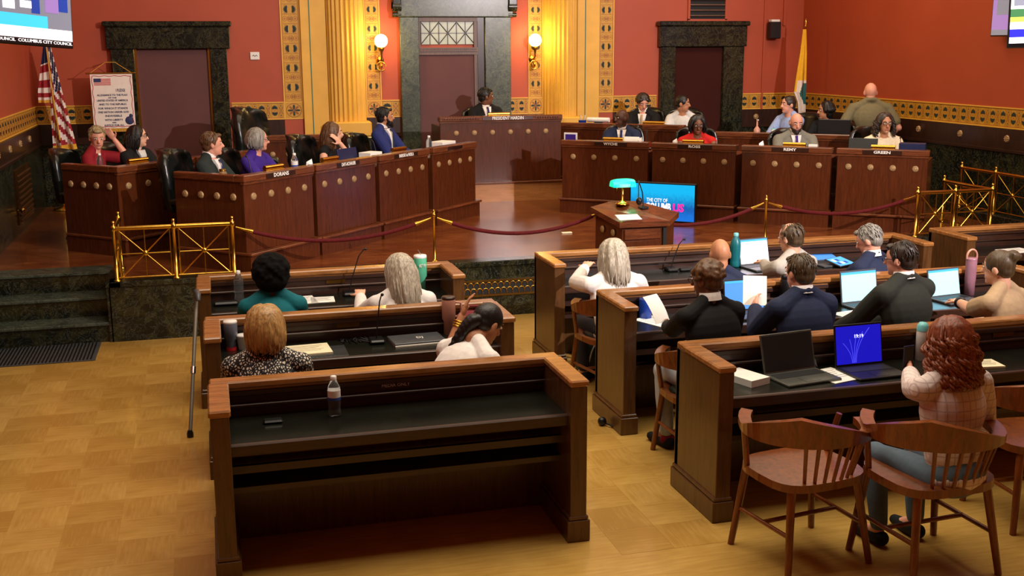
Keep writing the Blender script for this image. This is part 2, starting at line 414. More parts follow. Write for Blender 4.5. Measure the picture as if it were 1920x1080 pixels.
def make_tile(w, h, vertical=False):
    mb = MB().box(-w/2, -.004, -h/2, w/2, .002, h/2)
    if not vertical:
        palmette(mb, -w*.22, h*.10, h*.22, 1); palmette(mb, -w*.22, -h*.10, h*.22, -1)
        ring(mb, w*.26, 0, h*.10, h*.125, 2); ring(mb, w*.26, h*.27, h*.10, h*.125, 2); ring(mb, w*.26, -h*.27, h*.10, h*.125, 2)
        ring(mb, w*.26, 0, h*.03, h*.05, 1)
        for sx in (-1, 1):
            for sz in (-1, 1):
                petal(mb, w*.26, 0, math.atan2(sx, sz*1.6), h*.24, h*.05, 2)
                ring(mb, -w*.22+sx*w*.17, sz*h*.08, h*.045, h*.065, 2, seg=8)
        ring(mb, -w*.22, 0, h*.02, h*.045, 4, seg=8); ring(mb, w*.26, h*.27, h*.02, h*.05, 1, seg=8); ring(mb, w*.26, -h*.27, h*.02, h*.05, 1, seg=8)
        mb.box(-w*.48, -.0055, -h*.38, -w*.455, -.004, h*.38, mi=2).box(w*.015, -.0055, -h*.38, w*.04, -.004, h*.38, mi=2)
        for sg in (-1, 1):
            mb.box(-w/2, -.0055, sg*h*.41-h*.012, w/2, -.004, sg*h*.41+h*.012, mi=2)
            mb.box(-w/2, -.012, sg*h*.47-h*.03, w/2, -.004, sg*h*.47+h*.03, mi=3)
    else:
        for sg in (-1, 1): palmette(mb, sg*w*.11, h*.27, w*.20, 1) if False else None
        for sg in (-1, 1):
            for k in range(-3, 4): petal(mb, sg*w*.12, h*.24, sg*math.pi/2+k*R(27), w*.20, w*.07, 1)
        ring(mb, 0, -h*.24, h*.13, h*.155, 2); ring(mb, 0, -h*.24, h*.05, h*.07, 1)
        for sg in (-1, 1):
            ring(mb, sg*w*.26, -h*.24, h*.11, h*.13, 2); ring(mb, sg*w*.26, -h*.24, h*.03, h*.055, 4, seg=8)
            ring(mb, sg*w*.22, h*.42, h*.03, h*.05, 2, seg=8); ring(mb, sg*w*.22, h*.06, h*.03, h*.05, 2, seg=8)
            for k in range(-1, 2): petal(mb, 0, -h*.24, sg*math.pi/2+k*R(40), h*.13, h*.04, 2)
        mb.box(-w*.36, -.0055, -.004, w*.36, -.004, .001, mi=2); mb.box(-w*.36, -.0055, -h/2, w*.36, -.004, -h/2+.005, mi=2)
        for sg in (-1, 1):
            mb.box(sg*w*.40-.003, -.0055, -h/2, sg*w*.40+.003, -.004, h/2, mi=2)
            mb.box(sg*w*.465-w*.03, -.012, -h/2, sg*w*.465+w*.03, -.004, h/2, mi=3)
    return mb.mesh('border_tile', TILEM)
TW = .18
tile_h = make_tile(TW, BT-BB)
ZC = (BT+BB)/2
def run_x(x0, x1, par):
    n = max(1, int(round((x1-x0)/TW))); w = (x1-x0)/n
    for i in range(n): inst('border_tile', tile_h, par, (x0+w*(i+.5), YB-.002, ZC), (0, 0, 0), (w/TW, 1, 1))
run_x(XL, -1.19, wbk); run_x(.345, 1.048, wbk); run_x(2.413, 2.67, wbk); run_x(4.28, 4.56, wbk); run_x(5.88, 6.57, wbk); run_x(7.98, XR, wbk)
for i in range(26): inst('border_tile', tile_h, wl, (XL+.002, YB-.09-i*TW, ZC), (0, 0, R(90)))
for i in range(42): inst('border_tile', tile_h, wr, (XR-.002, YB-.09-i*TW, ZC), (0, 0, R(-90)))
sq = MB().box(-.5, -.004, -.5, .5, .002, .5)
ring(sq, 0, 0, .36, .40, 2, seg=24); ring(sq, 0, 0, .08, .12, 1)
for k in range(8): petal(sq, 0, 0, k*R(45), .33, .12, 1 if k % 2 == 0 else 2)
for sg in (-1, 1):
    sq.box(-.5, -.006, sg*.47-.03, .5, -.004, sg*.47+.03, mi=3).box(sg*.47-.03, -.006, -.5, sg*.47+.03, -.004, .5, mi=3)
sqm = sq.mesh('border_tile', TILEM)
VH = .262
for x0, x1 in ((1.048, 1.319), (2.19, 2.413), (4.563, 4.787), (5.636, 5.88)):
    tv = make_tile(x1-x0, VH, True)
    inst('border_tile', sqm, wbk, ((x0+x1)/2, YB-.002, ZC), (0, 0, 0), (x1-x0, 1, BT-BB))
    for k in range(8): inst('border_tile', tv, wbk, ((x0+x1)/2, YB-.002, BT+VH*(k+.5)))
# gold pilaster panels, fluted columns
def column(x0, x1, px0, px1, line_x, label):
    t = thing('fluted_column', label, 'column', ((x0+x1)/2, YB, DZ))
    r = (x1-x0)/2
    n = 12; prof = []
    for k in range(n):
        a0 = math.pi+math.pi*k/n; a1 = math.pi+math.pi*(k+1)/n
        for j in range(7):
            u = j/6.0; a = a0+(a1-a0)*u
            dep = 0 if u < .12 or u > .88 else math.sin((u-.12)/.76*math.pi)*.024
            prof.append(((r-dep)*math.cos(a), (r-dep)*math.sin(a)*.8))
    prof.append((r, .0)); prof.append((-r, .0))
    MB().prism(prof, 1.05, WT-DZ).obj('shaft', 'gold_paint', t)
    MB().box(-r-.03, -.30, .84, r+.03, 0, 1.05, bev=.02).obj('base', 'gold_paint', t)
    MB().box(-r-.06, -.34, 0, r+.06, 0, .84, bev=.01).obj('plinth', 'marble', t)
    p = struct(MB().box(px0, YB-.05, DZ+.84, px1, YB, WT).box(px0, YB-.06, DZ, px1, YB, DZ+.84).obj('trim_gold_panel', 'gold_paint'))
    MB().box(line_x-.006, YB-.056, DZ+.85, line_x+.006, YB-.045, WT).obj('stripe', 'teal_line', p)
column(1.66, 2.19, 1.319, 1.66, 1.44, 'tall fluted gold column left of the central doorway')
column(4.787, 5.30, 5.30, 5.636, 5.42, 'tall fluted gold column right of the central doorway')

# doorways
def doorway(n, fx0, fx1, ox0, ox1, ztop, zopen, ears, central=False):
    f = struct(MB().box(fx0, YB-.10, DZ, ox0, YB, zopen, bev=.008).box(ox1, YB-.10, DZ, fx1, YB, zopen, bev=.008)
               .box(fx0-ears, YB-.12, zopen, fx1+ears, YB, ztop-.07, bev=.01).box(fx0-ears-.03, YB-.16, ztop-.07, fx1+ears+.03, YB, ztop, bev=.015)
               .obj('door_%d' % n, 'marble' if not central else 'marble_grey'))
    if not central:
        MB().box(ox0, YB-.02, DZ, ox1, YB+.01, zopen).obj('door_panel', 'door_maroon' if n == 1 else 'door_recess_shade', f)
        if n == 1:
            MB().box(ox0, YB-.06, DZ, ox0+.03, YB-.02, zopen).obj('brass_edge', 'brass', f)
            MB().box(ox1-.025, YB-.06, DZ, ox1, YB-.02, zopen).obj('brass_edge', 'brass', f)
    return f
doorway(1, -1.16, .32, -.867, .098, 2.963, 2.605, .05)
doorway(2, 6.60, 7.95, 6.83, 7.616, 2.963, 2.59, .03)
dc = doorway(3, 2.68, 4.28, 2.947, 3.90, 3.6, 3.02, .03, True)
MB().box(2.947, YB-.03, DZ, 3.76, YB, 2.50).obj('door_panel', 'door_maroon', dc)
ca = MB().box(2.947, YB-.06, 2.50, 3.80, YB, 2.545).box(2.947, YB-.08, 2.545, 3.80, YB, 2.60).box(2.947, YB-.06, 2.96, 3.80, YB, 3.02).box(2.947, YB-.05, 2.60, 2.975, YB, 2.96).box(3.75, YB-.05, DZ, 3.80, YB, 2.96)
ca.obj('door_casing', 'door_wood', dc)
dn = MB()
for i in range(40): dn.box(2.955+i*.021, YB-.088, 2.565, 2.967+i*.021, YB-.08, 2.59)
o = dn.obj('dentil_moulding', 'door_wood', dc); o['kind'] = 'stuff'
MB().box(3.80, YB-.06, DZ, 3.90, YB-.005, 3.02).obj('door_reveal', 'walnut_dark', dc)
plain('frosted_pane', (170, 180, 160), .3, 0, .12, 9, .6)
pane = MB().box(-.05, -.004, -.155, .05, .004, .155).mesh('pane', 'frosted_pane')
for i in range(6): inst('pane', pane, dc, (2.99+.128*i+.064, YB-.02, 2.80), (0, 0, 0), (1.2, 1, 1))
bar = MB()
for i in range(7): bar.box(2.984+.128*i, YB-.034, 2.645, 2.994+.128*i, YB-.022, 2.955)
bar.box(2.98, YB-.034, 2.795, 3.76, YB-.022, 2.803)
for i in range(3):
    x = 2.99+.256*i
    bar.tube([(x, YB-.03, 2.65), (x+.256, YB-.03, 2.95)], .006, 5); bar.tube([(x, YB-.03, 2.95), (x+.256, YB-.03, 2.65)], .006, 5)
bar.obj('transom_lattice', 'walnut_dark', dc)
for s_, x in ((-1, 2.64), (1, 4.30)):
    cb = MB().box(x-.06, YB-.16, 3.12, x+.06, YB, 3.62, bev=.01).tube([(x-.06, YB-.10, 3.16), (x+.06, YB-.10, 3.16)], .07, 12).tube([(x-.06, YB-.09, 3.05), (x+.06, YB-.09, 3.05)], .035, 10)
    cb.obj('scroll_bracket', 'marble', dc)

# wall vent above the right door
v = thing('wall_vent', 'louvred air vent framed in red above the right doorway', 'vent', (7.36, YB, 3.25))
MB().box(-.32, -.03, -.27, -.285, 0, .4).box(.285, -.03, -.27, .32, 0, .4).box(-.32, -.03, -.30, .32, 0, -.255).box(-.32, -.03, .37, .32, 0, .42).obj('frame', 'red_wall', v)
MB().box(-.29, -.004, -.26, .29, 0, .38).obj('backing', 'void_dark', v)
sl = MB().box(-.285, -.04, -.008, .285, -.004, .006).mesh('slat', 'door_wood')
for k in range(8): inst('slat', sl, v, (0, 0, -.215+k*.078), (R(-18), 0, 0))
# small white wall plate
wp = thing('wall_plate', 'small white control plate on the red wall left of the gold border', 'switch', (.69, YB, 2.505))
MB().box(-.062, -.02, -.052, .062, 0, .052, bev=.006).obj('plate', 'white_plastic', wp)
MB().tube([(-.03, -.022, 0), (-.012, -.022, .012), (0, -.022, -.01), (.02, -.022, .012), (.035, -.022, -.004)], .004, 5).obj('scribble_mark', 'black_plastic', wp)
# louvred panel and knob on the left dado
lv = thing('wall_louvre', 'bronze slatted louvre door low in the left marble dado', 'vent', (XL+.026, 14.2, DZ))
MB().box(0, -.55, .10, .012, .55, .72).obj('frame', 'brass_dark', lv)
ls = MB().box(0, -.5, -.010, .02, .5, .012).mesh('slat', 'bench_side')
for k in range(9): inst('slat', ls, lv, (.012, 0, .15+k*.062), (0, R(25), 0))
kb = MB().lathe([(.012, 0), (.012, .03), (.03, .04), (.034, .06), (.02, .075), (0, .08)], 12)
o = kb.obj('knob', 'brass', lv); o.location = (.012, -.62, .28); o.rotation_euler = (0, R(90), 0)
# sconces
def sconce(x, flip, label):
    s = thing('wall_sconce', label, 'sconce', (x, YB, 2.45))
    MB().lathe([(.0, .03), (.05, .025), (.06, .0)], 14, TM(0, 0, -.02, R(90))).obj('backplate', 'brass', s)
    MB().tube([(0, -.02, -.02)]+[(0, -.10-.075*math.cos(R(a)), -.06+.075*math.sin(R(a))) for a in range(-20, -200, -20)]+[(0, -.17, .02), (0, -.17, .09)], .012, 8).obj('scroll_arm', 'brass', s)
    MB().tube([(flip*(.06*math.cos(R(a))), -.12, -.10+.06*math.sin(R(a))) for a in range(0, 340, 20)], .010, 8).obj('scroll_ring', 'brass', s)
    MB().lathe([(.015, .05), (.018, .10), (.035, .12), (.045, .15), (.03, .165)], 14, TM(0, -.17, 0)).obj('cup', 'brass_dark', s)
    MB().sphere((0, -.17, .245), .092, 20, 14).obj('globe', 'globe_glow', s)
    l = lamp('sconce_bulb', 'POINT', (x, YB-.36, 2.72), 22, (1, .68, .22), radius=.09)
sconce(2.40, 1, 'lit globe sconce with curled brass arm left of the central doorway')
sconce(4.62, -1, 'lit globe sconce with curled brass arm right of the central doorway')
# conduit and box in the right corner
cd = struct(MB().box(8.30, YB-.02, DZ+.84, 8.33, YB, WT).box(8.62, YB-.03, 2.9, 8.66, YB, WT).obj('trim_conduit', 'red_wall'))
sb = thing('wall_speaker', 'small black wall speaker with pale top in the right corner of the back wall', 'speaker', (8.43, YB, 2.70))
MB().box(-.085, -.17, 0, .085, -.03, .25, bev=.012).obj('cabinet', 'black_plastic', sb)
MB().box(-.07, -.15, .25, .07, -.05, .285, bev=.006).obj('pale_top', 'white_plastic', sb)
MB().box(-.03, -.05, .08, .03, 0, .18).obj('bracket', 'dark_metal', sb)
# ------------------------------------------------------------------ dais furniture
LA, LB = Vector((.222, 10.5)), Vector((3.2, 13.6))
RA, RB_ = Vector((4.27, 13.5)), Vector((7.62, 10.72))
med = MB().lathe([(0, .016), (.012, .018), (.018, .012), (.024, .015), (.032, .010), (.036, 0)], 14, TM(0, 0, 0, R(90)))
for k in range(6): med.sphere((.018*math.cos(k*R(60)), -.012, .018*math.sin(k*R(60))), .007, 6, 4)
medm = med.mesh('medallion', 'medallion')
DESK_H = .72
def desk(name, label, loc, rotz, w, depth, h=DESK_H, meds=4, plinth=.19, sides=('r',), left_meds=0, text=None, plate_x=.5, plate_w=.34, mat='mahogany', medz=.515, group=None, plate_mat='walnut_dark', tsize=.045, scallop=False, pmat=None):
    """front runs along local x at y=0, body behind it"""
    t = thing(name, label, 'desk', (loc[0], loc[1], loc[2]-plinth), rotz, group)
    z0 = plinth; z1 = plinth+h
    MB().box(.0, 0, z0, w, .035, z1-.06, bev=.004).obj('front_panel', mat, t)
    MB().box(0, .035, 0, .03, depth, z1-(.06 if left_meds else .125)).obj('side_panel', mat, t)
    MB().box(w-.03, .035, 0, w, depth, z1-.125).obj('side_panel', mat, t)
    if left_meds: MB().box(-.012, .10, z1-.065, .07, depth, z1, bev=.008).obj('side_cap', 'mahogany_cap', t)
    cap = MB().box(-.012, -.025, z1-.065, w+.012, .10, z1, bev=.008).box(-.006, -.012, z1-.085, w+.006, .03, z1-.065)
    cap.obj('cap_rail', 'mahogany_cap', t)
    MB().box(.03, .10, z1-.155, w-.03, depth, z1-.125, bev=.004).obj('desk_top', 'mahogany_cap', t)
    if plinth > 0:
        MB().box(-.01, -.05, 0, w+.01, depth if left_meds else .10, plinth-.025).obj('plinth', pmat or mat, t)
        MB().box(-.02, -.08, plinth-.025, w+.02, depth if left_meds else .10, plinth, bev=.005).obj('plinth_ledge', 'mahogany_cap', t)
    for k in range(meds): inst('medallion', medm, t, (w*(.13+.74*k/max(1, meds-1)), 0, z0+medz))
    for k in range(left_meds): inst('medallion', medm, t, (0, depth*(.15+.7*k/max(1, left_meds-1)), z0+medz), (0, 0, R(-90)))
    if text:
        p = MB().box(-plate_w/2, -.004, -.024, plate_w/2, .004, .024, bev=.002).obj('nameplate', plate_mat, t)
        p.location = (w*plate_x, -.028, z1-.033)
        text_obj(text, tsize, 'white_print', p, TM(0, -.0045, 0, R(90)), width=min(plate_w*.62, .036*len(text)), bold=.0012)
    if scallop:
        for x0, x1 in ((.03, w*plate_x-plate_w/2-.04), (w*plate_x+plate_w/2+.04, w-.02)):
            s = MB(); n = int((x1-x0)/.035)
            for i in range(n):
                s.tube([(x0+(i+.5)*.035+.013*math.cos(a*math.pi/6), -.03, z1-.035+.015*math.sin(a*math.pi/6)) for a in range(-1, 8)], .006, 5)
            s.obj('carved_scroll_band', 'mahogany_cap', t)
    return t
def along(A, B, s, off=0.0):
    d = (B-A).normalized(); n = Vector((-d.y, d.x)); p = A+d*s+n*off; return (p.x, p.y)
aL = math.atan2(LB.y-LA.y, LB.x-LA.x); aR = math.atan2(RB_.y-RA.y, RB_.x-RA.x)
wordsL = [(0.10, 1.098, 'DORANS', .42, 'lettered DORANS, nearest the brass fence'), (1.155, 2.165, 'DAY-ACHAUER', .38, 'lettered DAY-ACHAUER, second from the brass fence'),
          (2.24, 3.21, 'BARROSO de PADILLA', .46, 'lettered BARROSO de PADILLA, third from the brass fence'), (3.31, 4.28, None, .4, 'with a glaring nameplate beside the rostrum')]
for i, (s0, s1, tx, pw, lb) in enumerate(wordsL):
    x, y = along(LA, LB, s0)
    desk('council_desk', 'mahogany council desk in the left row '+lb, (x, y, PZ), aL, s1-s0, .62 if i else .86, left_meds=4 if i == 0 else 0, text=tx if i < 3 else None, plate_x=.5, plate_w=pw, group='council desks in the left row', tsize=.05)
# glaring blank plate on the fourth desk
x, y = along(LA, LB, 3.31)
d4 = [o for o in bpy.data.objects if o.name.startswith('council_desk')][-1]
pl = MB().box(-.17, -.004, -.024, .17, .004, .024, bev=.002).obj('nameplate', 'chrome', d4); pl.location = (.45, -.028, .19+DESK_H-.033)
wordsR = [(0.02, 1.14, 'WYCHE', .42, .58, 'lettered WYCHE, beside the rostrum'), (1.195, 2.215, 'ROSS', .42, .52, 'lettered ROSS, behind the blue floor screen'),
          (2.29, 3.305, 'REMY', .42, .55, 'lettered REMY, in front of the bearded man'), (3.375, 4.343, 'GREEN', .42, .5, 'lettered GREEN, nearest the right wall')]
for s0, s1, tx, pw, px_, lb in wordsR:
    x, y = along(RA, RB_, s0)
    desk('council_desk', 'mahogany council desk in the right row '+lb, (x, y, PZ), aR, s1-s0, .62, text=tx, plate_x=px_, plate_w=pw, group='council desks in the right row', tsize=.042)
# outer left row, seen end-on: end toward the camera
desk('council_desk', 'shaded mahogany desk in the outer left row beside the flag', (-.89, 11.80, PZ), aL, 1.05, .80, left_meds=4, group='council desks in the left row')
desk('side_desk', 'second shaded mahogany desk of the outer left row, mostly hidden behind tufted chairs', (-.13, 12.62, PZ), aL, 1.0, .70)
# mayor desk against the back wall
desk('mayor_desk', 'long mahogany desk lettered MAYOR against the back wall', (.62, 14.75, DZ+.14), R(0), 1.35, .55, h=.82, meds=6, plinth=.14, text='MAYOR', plate_x=.74, plate_w=.30, medz=.58, tsize=.05)
# rostrum
pr = desk('rostrum', 'tall broad mahogany rostrum with carved top band in front of the central doorway', (2.98, 14.72, DZ+.27), 0, 1.68, .60, h=.88, meds=6, plinth=.27, text='PRESIDENT HARDIN', plate_x=.55, plate_w=.70, medz=.66, tsize=.06, plate_mat='chrome', scallop=True, pmat='plinth_wood')
# outer right row
xr, yr = along(RA, RB_, -.60, 1.48)
desk('staff_desk', 'long dark desk behind the right council row, below the right gold column', (xr, yr, DZ+.28), aR, 1.75, .55, h=.74, meds=0, plinth=.28, text='JOHNSON', plate_x=.60, plate_w=.28, tsize=.035)
xr, yr = along(RA, RB_, 1.40, 1.60)
desk('staff_desk', 'long dark staff desk behind the red dress and the bearded man', (xr, yr, DZ+.2), aR, 2.1, .5, h=.74, meds=3, plinth=.2)

# ---------------- chairs
def leather_chair(label, loc, rotz, tufted=True, s=1.0, group='black leather chairs on the dais', mat='leather_black'):
    """faces local +y"""
    t = thing('leather_chair', label, 'chair', loc, rotz, group); t.scale = (s, s, s)
    MB().box(-.27, -.22, .33, .27, .27, .44, bev=.04).obj('seat', mat, t)
    # winged back built as a curved shell
    bk = MB(); cols = 11; rows = 9; vs = []; fs = []
    for j in range(rows):
        v = j/(rows-1); z = .50+v*.68; halfw = .30+.02*math.sin(v*math.pi)-(.05*max(0, v-.8)/.2)
        for i in range(cols):
            u = -1+2*i/(cols-1); x = u*halfw; y = -.30-.06*v+.13*abs(u)**2.5
            y += (.028*(math.cos(u*math.pi*2.5)*math.cos(v*math.pi*4)) if tufted else .01)
            zz = z-(.05*abs(u)**3 if j == rows-1 else 0)
            vs.append((x, y, zz))
    nb = len(vs)
    vs += [(x*1.02, y-.09, z+.01) for x, y, z in vs]
    for j in range(rows-1):
        for i in range(cols-1):
            a = j*cols+i; fs.append((a, a+1, a+cols+1, a+cols)); b = a+nb; fs.append((b, b+cols, b+cols+1, b+1))
    for i in range(cols-1):
        a = (rows-1)*cols+i; fs.append((a, a+1, a+1+nb, a+nb)); fs.append((i+1, i, i+nb, i+1+nb))
    for j in range(rows-1):
        a = j*cols; fs.append((a+cols, a+cols+nb, a+nb, a)); b = a+cols-1; fs.append((b, b+nb, b+cols+nb, b+cols))
    bk.add(vs, fs, None, 0, True); bo = bk.obj('backrest', mat, t)
    if tufted:
        for r_ in range(4):
            for c in range(4 if r_ % 2 == 0 else 3):
                u = (-.6+.4*c) if r_ % 2 == 0 else (-.4+.4*c)
                MB().sphere((u*.30, -.335-.04*r_/4+.10*abs(u)**2.5, .66+.13*r_), .012, 6, 4).obj('button', mat, bo)
    for sx in (-1, 1):
        MB().tube([(sx*.30, -.22, .62), (sx*.31, .0, .64), (sx*.31, .18, .63), (sx*.30, .20, .54), (sx*.27, .16, .45)], [.035, .04, .04, .03, .03], 8).obj('armrest', mat, t)
    MB().tube([(0, 0, .34), (0, 0, .10)], .03, 8).obj('column', 'dark_metal', t)
    base = MB()
    for k in range(5):
        a = k*R(72)+.3; base.tube([(0, 0, .11), (.29*math.cos(a), .29*math.sin(a), .065)], [.03, .02], 6)
    base.obj('star_base', 'dark_metal', t)
    for k in range(5):
        a = k*R(72)+.3; MB().tube([(.29*math.cos(a)-.02, .29*math.sin(a), .032), (.29*math.cos(a)+.02, .29*math.sin(a), .032)], .032, 8).obj('caster', 'black_plastic', t)
    return t
def at_line(px, py, A, B, off):
    d = (B-A).normalized(); n = Vector((-d.y, d.x)); q = A+n*off; r = ray(px, py)
    t = (q.x*n.x+q.y*n.y)/(r.x*n.x+r.y*n.y); return Vector((0, 0, CAM_H))+r*t
# empty chairs; occupied ones are placed with their sitter
p = at_line(512, 245, LA, LB, 2.35)
leather_chair('high tufted black leather chair standing empty in front of the left doorway jamb', (p.x, p.y, DZ), R(-120), s=1.12)

# ---------------- lectern
lc = on_y(1185, 400, 9.75); LXC = 3.98
lt = thing('lectern', 'reddish mahogany lectern with sloping top between the front benches and the dais', 'lectern', (LXC, 9.62, 0))
LEC = [(1162, 418, .985), (1256, 414, .985), (1273, 398, 1.03), (1230, 386, 1.075), (1195, 377, 1.105), (1150, 376, 1.105), (1107, 388, 1.05)]
topp = []
for px_, py_, z_ in LEC:
    q_ = on_z(px_, py_, z_); topp.append((q_.x-LXC, q_.y-9.62, z_))
cx_ = sum(q[0] for q in topp)/7; cy_ = sum(q[1] for q in topp)/7
def lz(y):
    y0_ = topp[0][1]; y1_ = topp[4][1]; return .985+.12*max(0, min(1, (y-y0_)/(y1_-y0_)))
front = [(cx_+(x-cx_)*.88, cy_+(y-cy_)*.90, z-.05) for x, y, z in topp]
n_ = 7
body = MB().add([(x, y, 0) for x, y, z in front]+[(x, y, z) for x, y, z in front], [tuple(range(n_, 2*n_)), tuple(reversed(range(n_)))]+[(i, (i+1) % n_, n_+(i+1) % n_, n_+i) for i in range(n_)])
body.obj('cabinet', 'mahogany', lt)
tm = MB().add([(x, y, z-.05) for x, y, z in topp]+topp, [tuple(range(n_, 2*n_)), tuple(reversed(range(n_)))]+[(i, (i+1) % n_, n_+(i+1) % n_, n_+i) for i in range(n_)])
tm.obj('sloped_top', 'mahogany_cap', lt)
fx0, fy0 = front[0][0], front[0][1]; fx1, fy1 = front[1][0], front[1][1]; fw = fx1-fx0
MB().box(fx0+.02, fy0-.012, .45, fx1-.05, fy0+.02, .80, bev=.004).obj('front_panel', 'mahogany', lt)
MB().box(fx0+.02, fy0-.02, .815, fx1-.05, fy0+.02, .91, bev=.006).obj('drawer', 'mahogany_cap', lt)
MB().box(fx1-.035, fy1-.02, .0, fx1, fy1+.03, .92).obj('side_gap', 'void_dark', lt)
for k in range(2): inst('medallion', medm, lt, (front[6][0]*(.7-.4*k)+front[0][0]*(.3+.4*k)-.01, front[6][1]*(.7-.4*k)+front[0][1]*(.3+.4*k)-.01, .86), (0, 0, math.atan2(front[0][1]-front[6][1], front[0][0]-front[6][0])))
LP_ = on_z(1167, 383, 1.085)
ll = thing('banker_lamp', 'glowing green glass banker lamp with brass stem on the lectern', 'lamp', tuple(LP_))
MB().lathe([(.07, 0), (.07, .012), (.03, .025), (.012, .04), (.012, .19)], 14).obj('stem', 'brass', ll)
emit('lamp_green', (10, 232, 172), 1.25)
sh = MB(); rows_ = []
for k in range(9):
    a = math.pi*k/8; rows_.append((.075*math.cos(a), .078*math.sin(a)))
vs = []; fs = []
for i in range(9):
    x = -.115+.23*i/8; tp = 1-.16*abs(i-4)**3/64.0
    for cy, cz in rows_: vs.append((x, cy*tp, .175+cz*tp))
for i in range(8):
    for k in range(8): a = i*9+k; fs.append((a, a+9, a+10, a+1))
fs += [tuple(range(9)), tuple(reversed(range(72, 81)))]
sh.add(vs, fs, None, 0, False); sh.obj('shade', 'lamp_green', ll)
MB().tube([(-.08, -.05, .18), (-.08, -.05, .14)], .003, 5).obj('pull_chain', 'brass', ll)
lamp('banker_bulb', 'POINT', (LP_.x, LP_.y, LP_.z+.16), 1.2, (1, .95, .85), radius=.03)
mc = thing('gooseneck_microphone', 'black gooseneck microphone with thick foam head on the lectern', 'microphone', tuple(on_z(1206, 392, 1.05)))
MB().box(-.04, -.05, 0, .04, .05, .03, bev=.01).obj('base', 'black_plastic', mc)
MB().tube([(0, 0, .03), (.0, .03, .16), (-.06, -.02, .28), (-.10, -.12, .14)], .006, 6).obj('neck', 'black_plastic', mc)
MB().sphere((-.10, -.14, .10), (.03, .034, .04), 10, 8).obj('foam_head', 'black_plastic', mc)
tag(MB().box(0, 0, 0, .22, .16, .004).obj('paper_sheet', 'paper'), 'curled white sheet lit by the lamp on the lectern', 'paper')
o = bpy.data.objects['paper_sheet']; q = on_z(1163, 416, 1.0); o.location = (q.x, q.y+.02, 1.012); o.rotation_euler = (R(9), 0, R(-4))
tag(MB().box(0, 0, 0, .12, .05, .012, bev=.003).obj('card_slip', 'paper_cream'), 'small bright slip lying on the dais floor left of the lectern', 'paper')
q = on_z(1062, 438, DZ); bpy.data.objects['card_slip'].location = (q.x-.05, q.y, DZ+.001)

# ---------------- floor monitor
def screen_mat(name, top, bottom, strength):
    m, nt, b = _new(name); tc = nt.nodes.new('ShaderNodeTexCoord'); sep = nt.nodes.new('ShaderNodeSeparateXYZ')
    nt.links.new(tc.outputs['Generated'], sep.inputs[0])
    mp = nt.nodes.new('ShaderNodeMapping'); mp.inputs['Scale'].default_value = (22, 1, 6); nt.links.new(tc.outputs['Generated'], mp.inputs[0])
    n = _noise(nt, mp.outputs[0], 1.5, 4, .7)
    a = nt.nodes.new('ShaderNodeMath'); a.operation = 'MULTIPLY_ADD'; a.inputs[1].default_value = .5; nt.links.new(n, a.inputs[0])
    nt.links.new(sep.outputs['Z'], a.inputs[2])
    col = _ramp(nt, a.outputs[0], [(.35, lin(bottom)), (.6, lin(tuple(int(x*.8) for x in bottom))), (1.0, lin(top))])
    nt.links.new(col, b.inputs['Emission Color']); b.inputs['Emission Strength'].default_value = strength
    b.inputs['Base Color'].default_value = (0, 0, 0, 1); b.inputs['Roughness'].default_value = .2
    return m
screen_mat('city_screen', (20, 190, 250), (20, 120, 225), 1.0)
emit('glow_white', (250, 250, 255), 1.0); emit('glow_pink', (235, 40, 160), 1.0); emit('glow_navy', (26, 60, 150), .9)
emit('glow_cyan', (60, 190, 235), 1.0); emit('glow_black', (8, 8, 14), .4); emit('glow_lilac', (150, 120, 190), .7)
emit('glow_grey', (120, 124, 140), .8); emit('glow_blue', (40, 40, 200), .9); emit('glow_yellow', (245, 215, 80), .9); emit('glow_green', (60, 110, 70), .7)
q0 = on_z(1188, 412, DZ+.02); q1 = on_z(1300, 419, DZ+.02)
mw = (q1-q0).length*1.06; ma = math.atan2(q1.y-q0.y, q1.x-q0.x)
fm = thing('floor_monitor', 'flat screen glowing blue with city lettering standing on the dais floor', 'monitor', (q0.x-.04, q0.y, DZ), ma)
hh = .455
MB().box(-.02, 0, .02, mw+.02, .05, hh+.03, bev=.008).obj('bezel', 'black_plastic', fm)
MB().box(0, -.003, .04, mw, .0, hh+.01).obj('screen', 'city_screen', fm)
MB().box(.1, -.08, 0, .2, .14, .02).box(mw-.2, -.08, 0, mw-.1, .14, .02).obj('feet', 'black_plastic', fm)
text_obj('THE CITY OF', .062, 'glow_white', fm, TM(mw*.42, -.005, hh*.60, R(90)), width=mw*.33)
text_obj('COLUMB', .125, 'glow_white', fm, TM(mw*.44, -.005, hh*.42, R(90)), width=mw*.40, bold=.004)
text_obj('US', .125, 'glow_pink', fm, TM(mw*.755, -.005, hh*.42, R(90)), width=mw*.17, bold=.005)
# ---------------- televisions
def television(label, corner, az, w, h, roll, content, tilt=0.0, pole=True):
    """corner = lower right corner of the screen, az = azimuth of the screen's rightward direction"""
    t = bpy.data.objects.new('television', None); COL.objects.link(t); tag(t, label, 'television')
    t.matrix_world = Matrix.Translation(corner) @ Matrix.Rotation(az, 4, 'Z') @ Matrix.Rotation(tilt, 4, 'X') @ Matrix.Rotation(roll, 4, 'Y')
    MB().box(-w-.015, 0, -.015, .015, .06, h+.015, bev=.006).obj('bezel', 'black_plastic', t)
    MB().box(-.62*w, .06, h*.3, -.38*w, .16, h*.6).obj('wall_bracket', 'dark_metal', t)
    if pole: MB().tube([(-w*.5, .12, h*.5), (-w*.5, .12, WT-corner[2])], .025, 10).obj('ceiling_pole', 'dark_metal', t)
    for i, (x0, z0, x1, z1, mt) in enumerate(content):
        MB().box(-w+x0*w, -.002-.0007*i, z0*h, -w+x1*w, 0.0, z1*h).obj('screen' if i == 0 else 'picture_area', mt, t)
    return t
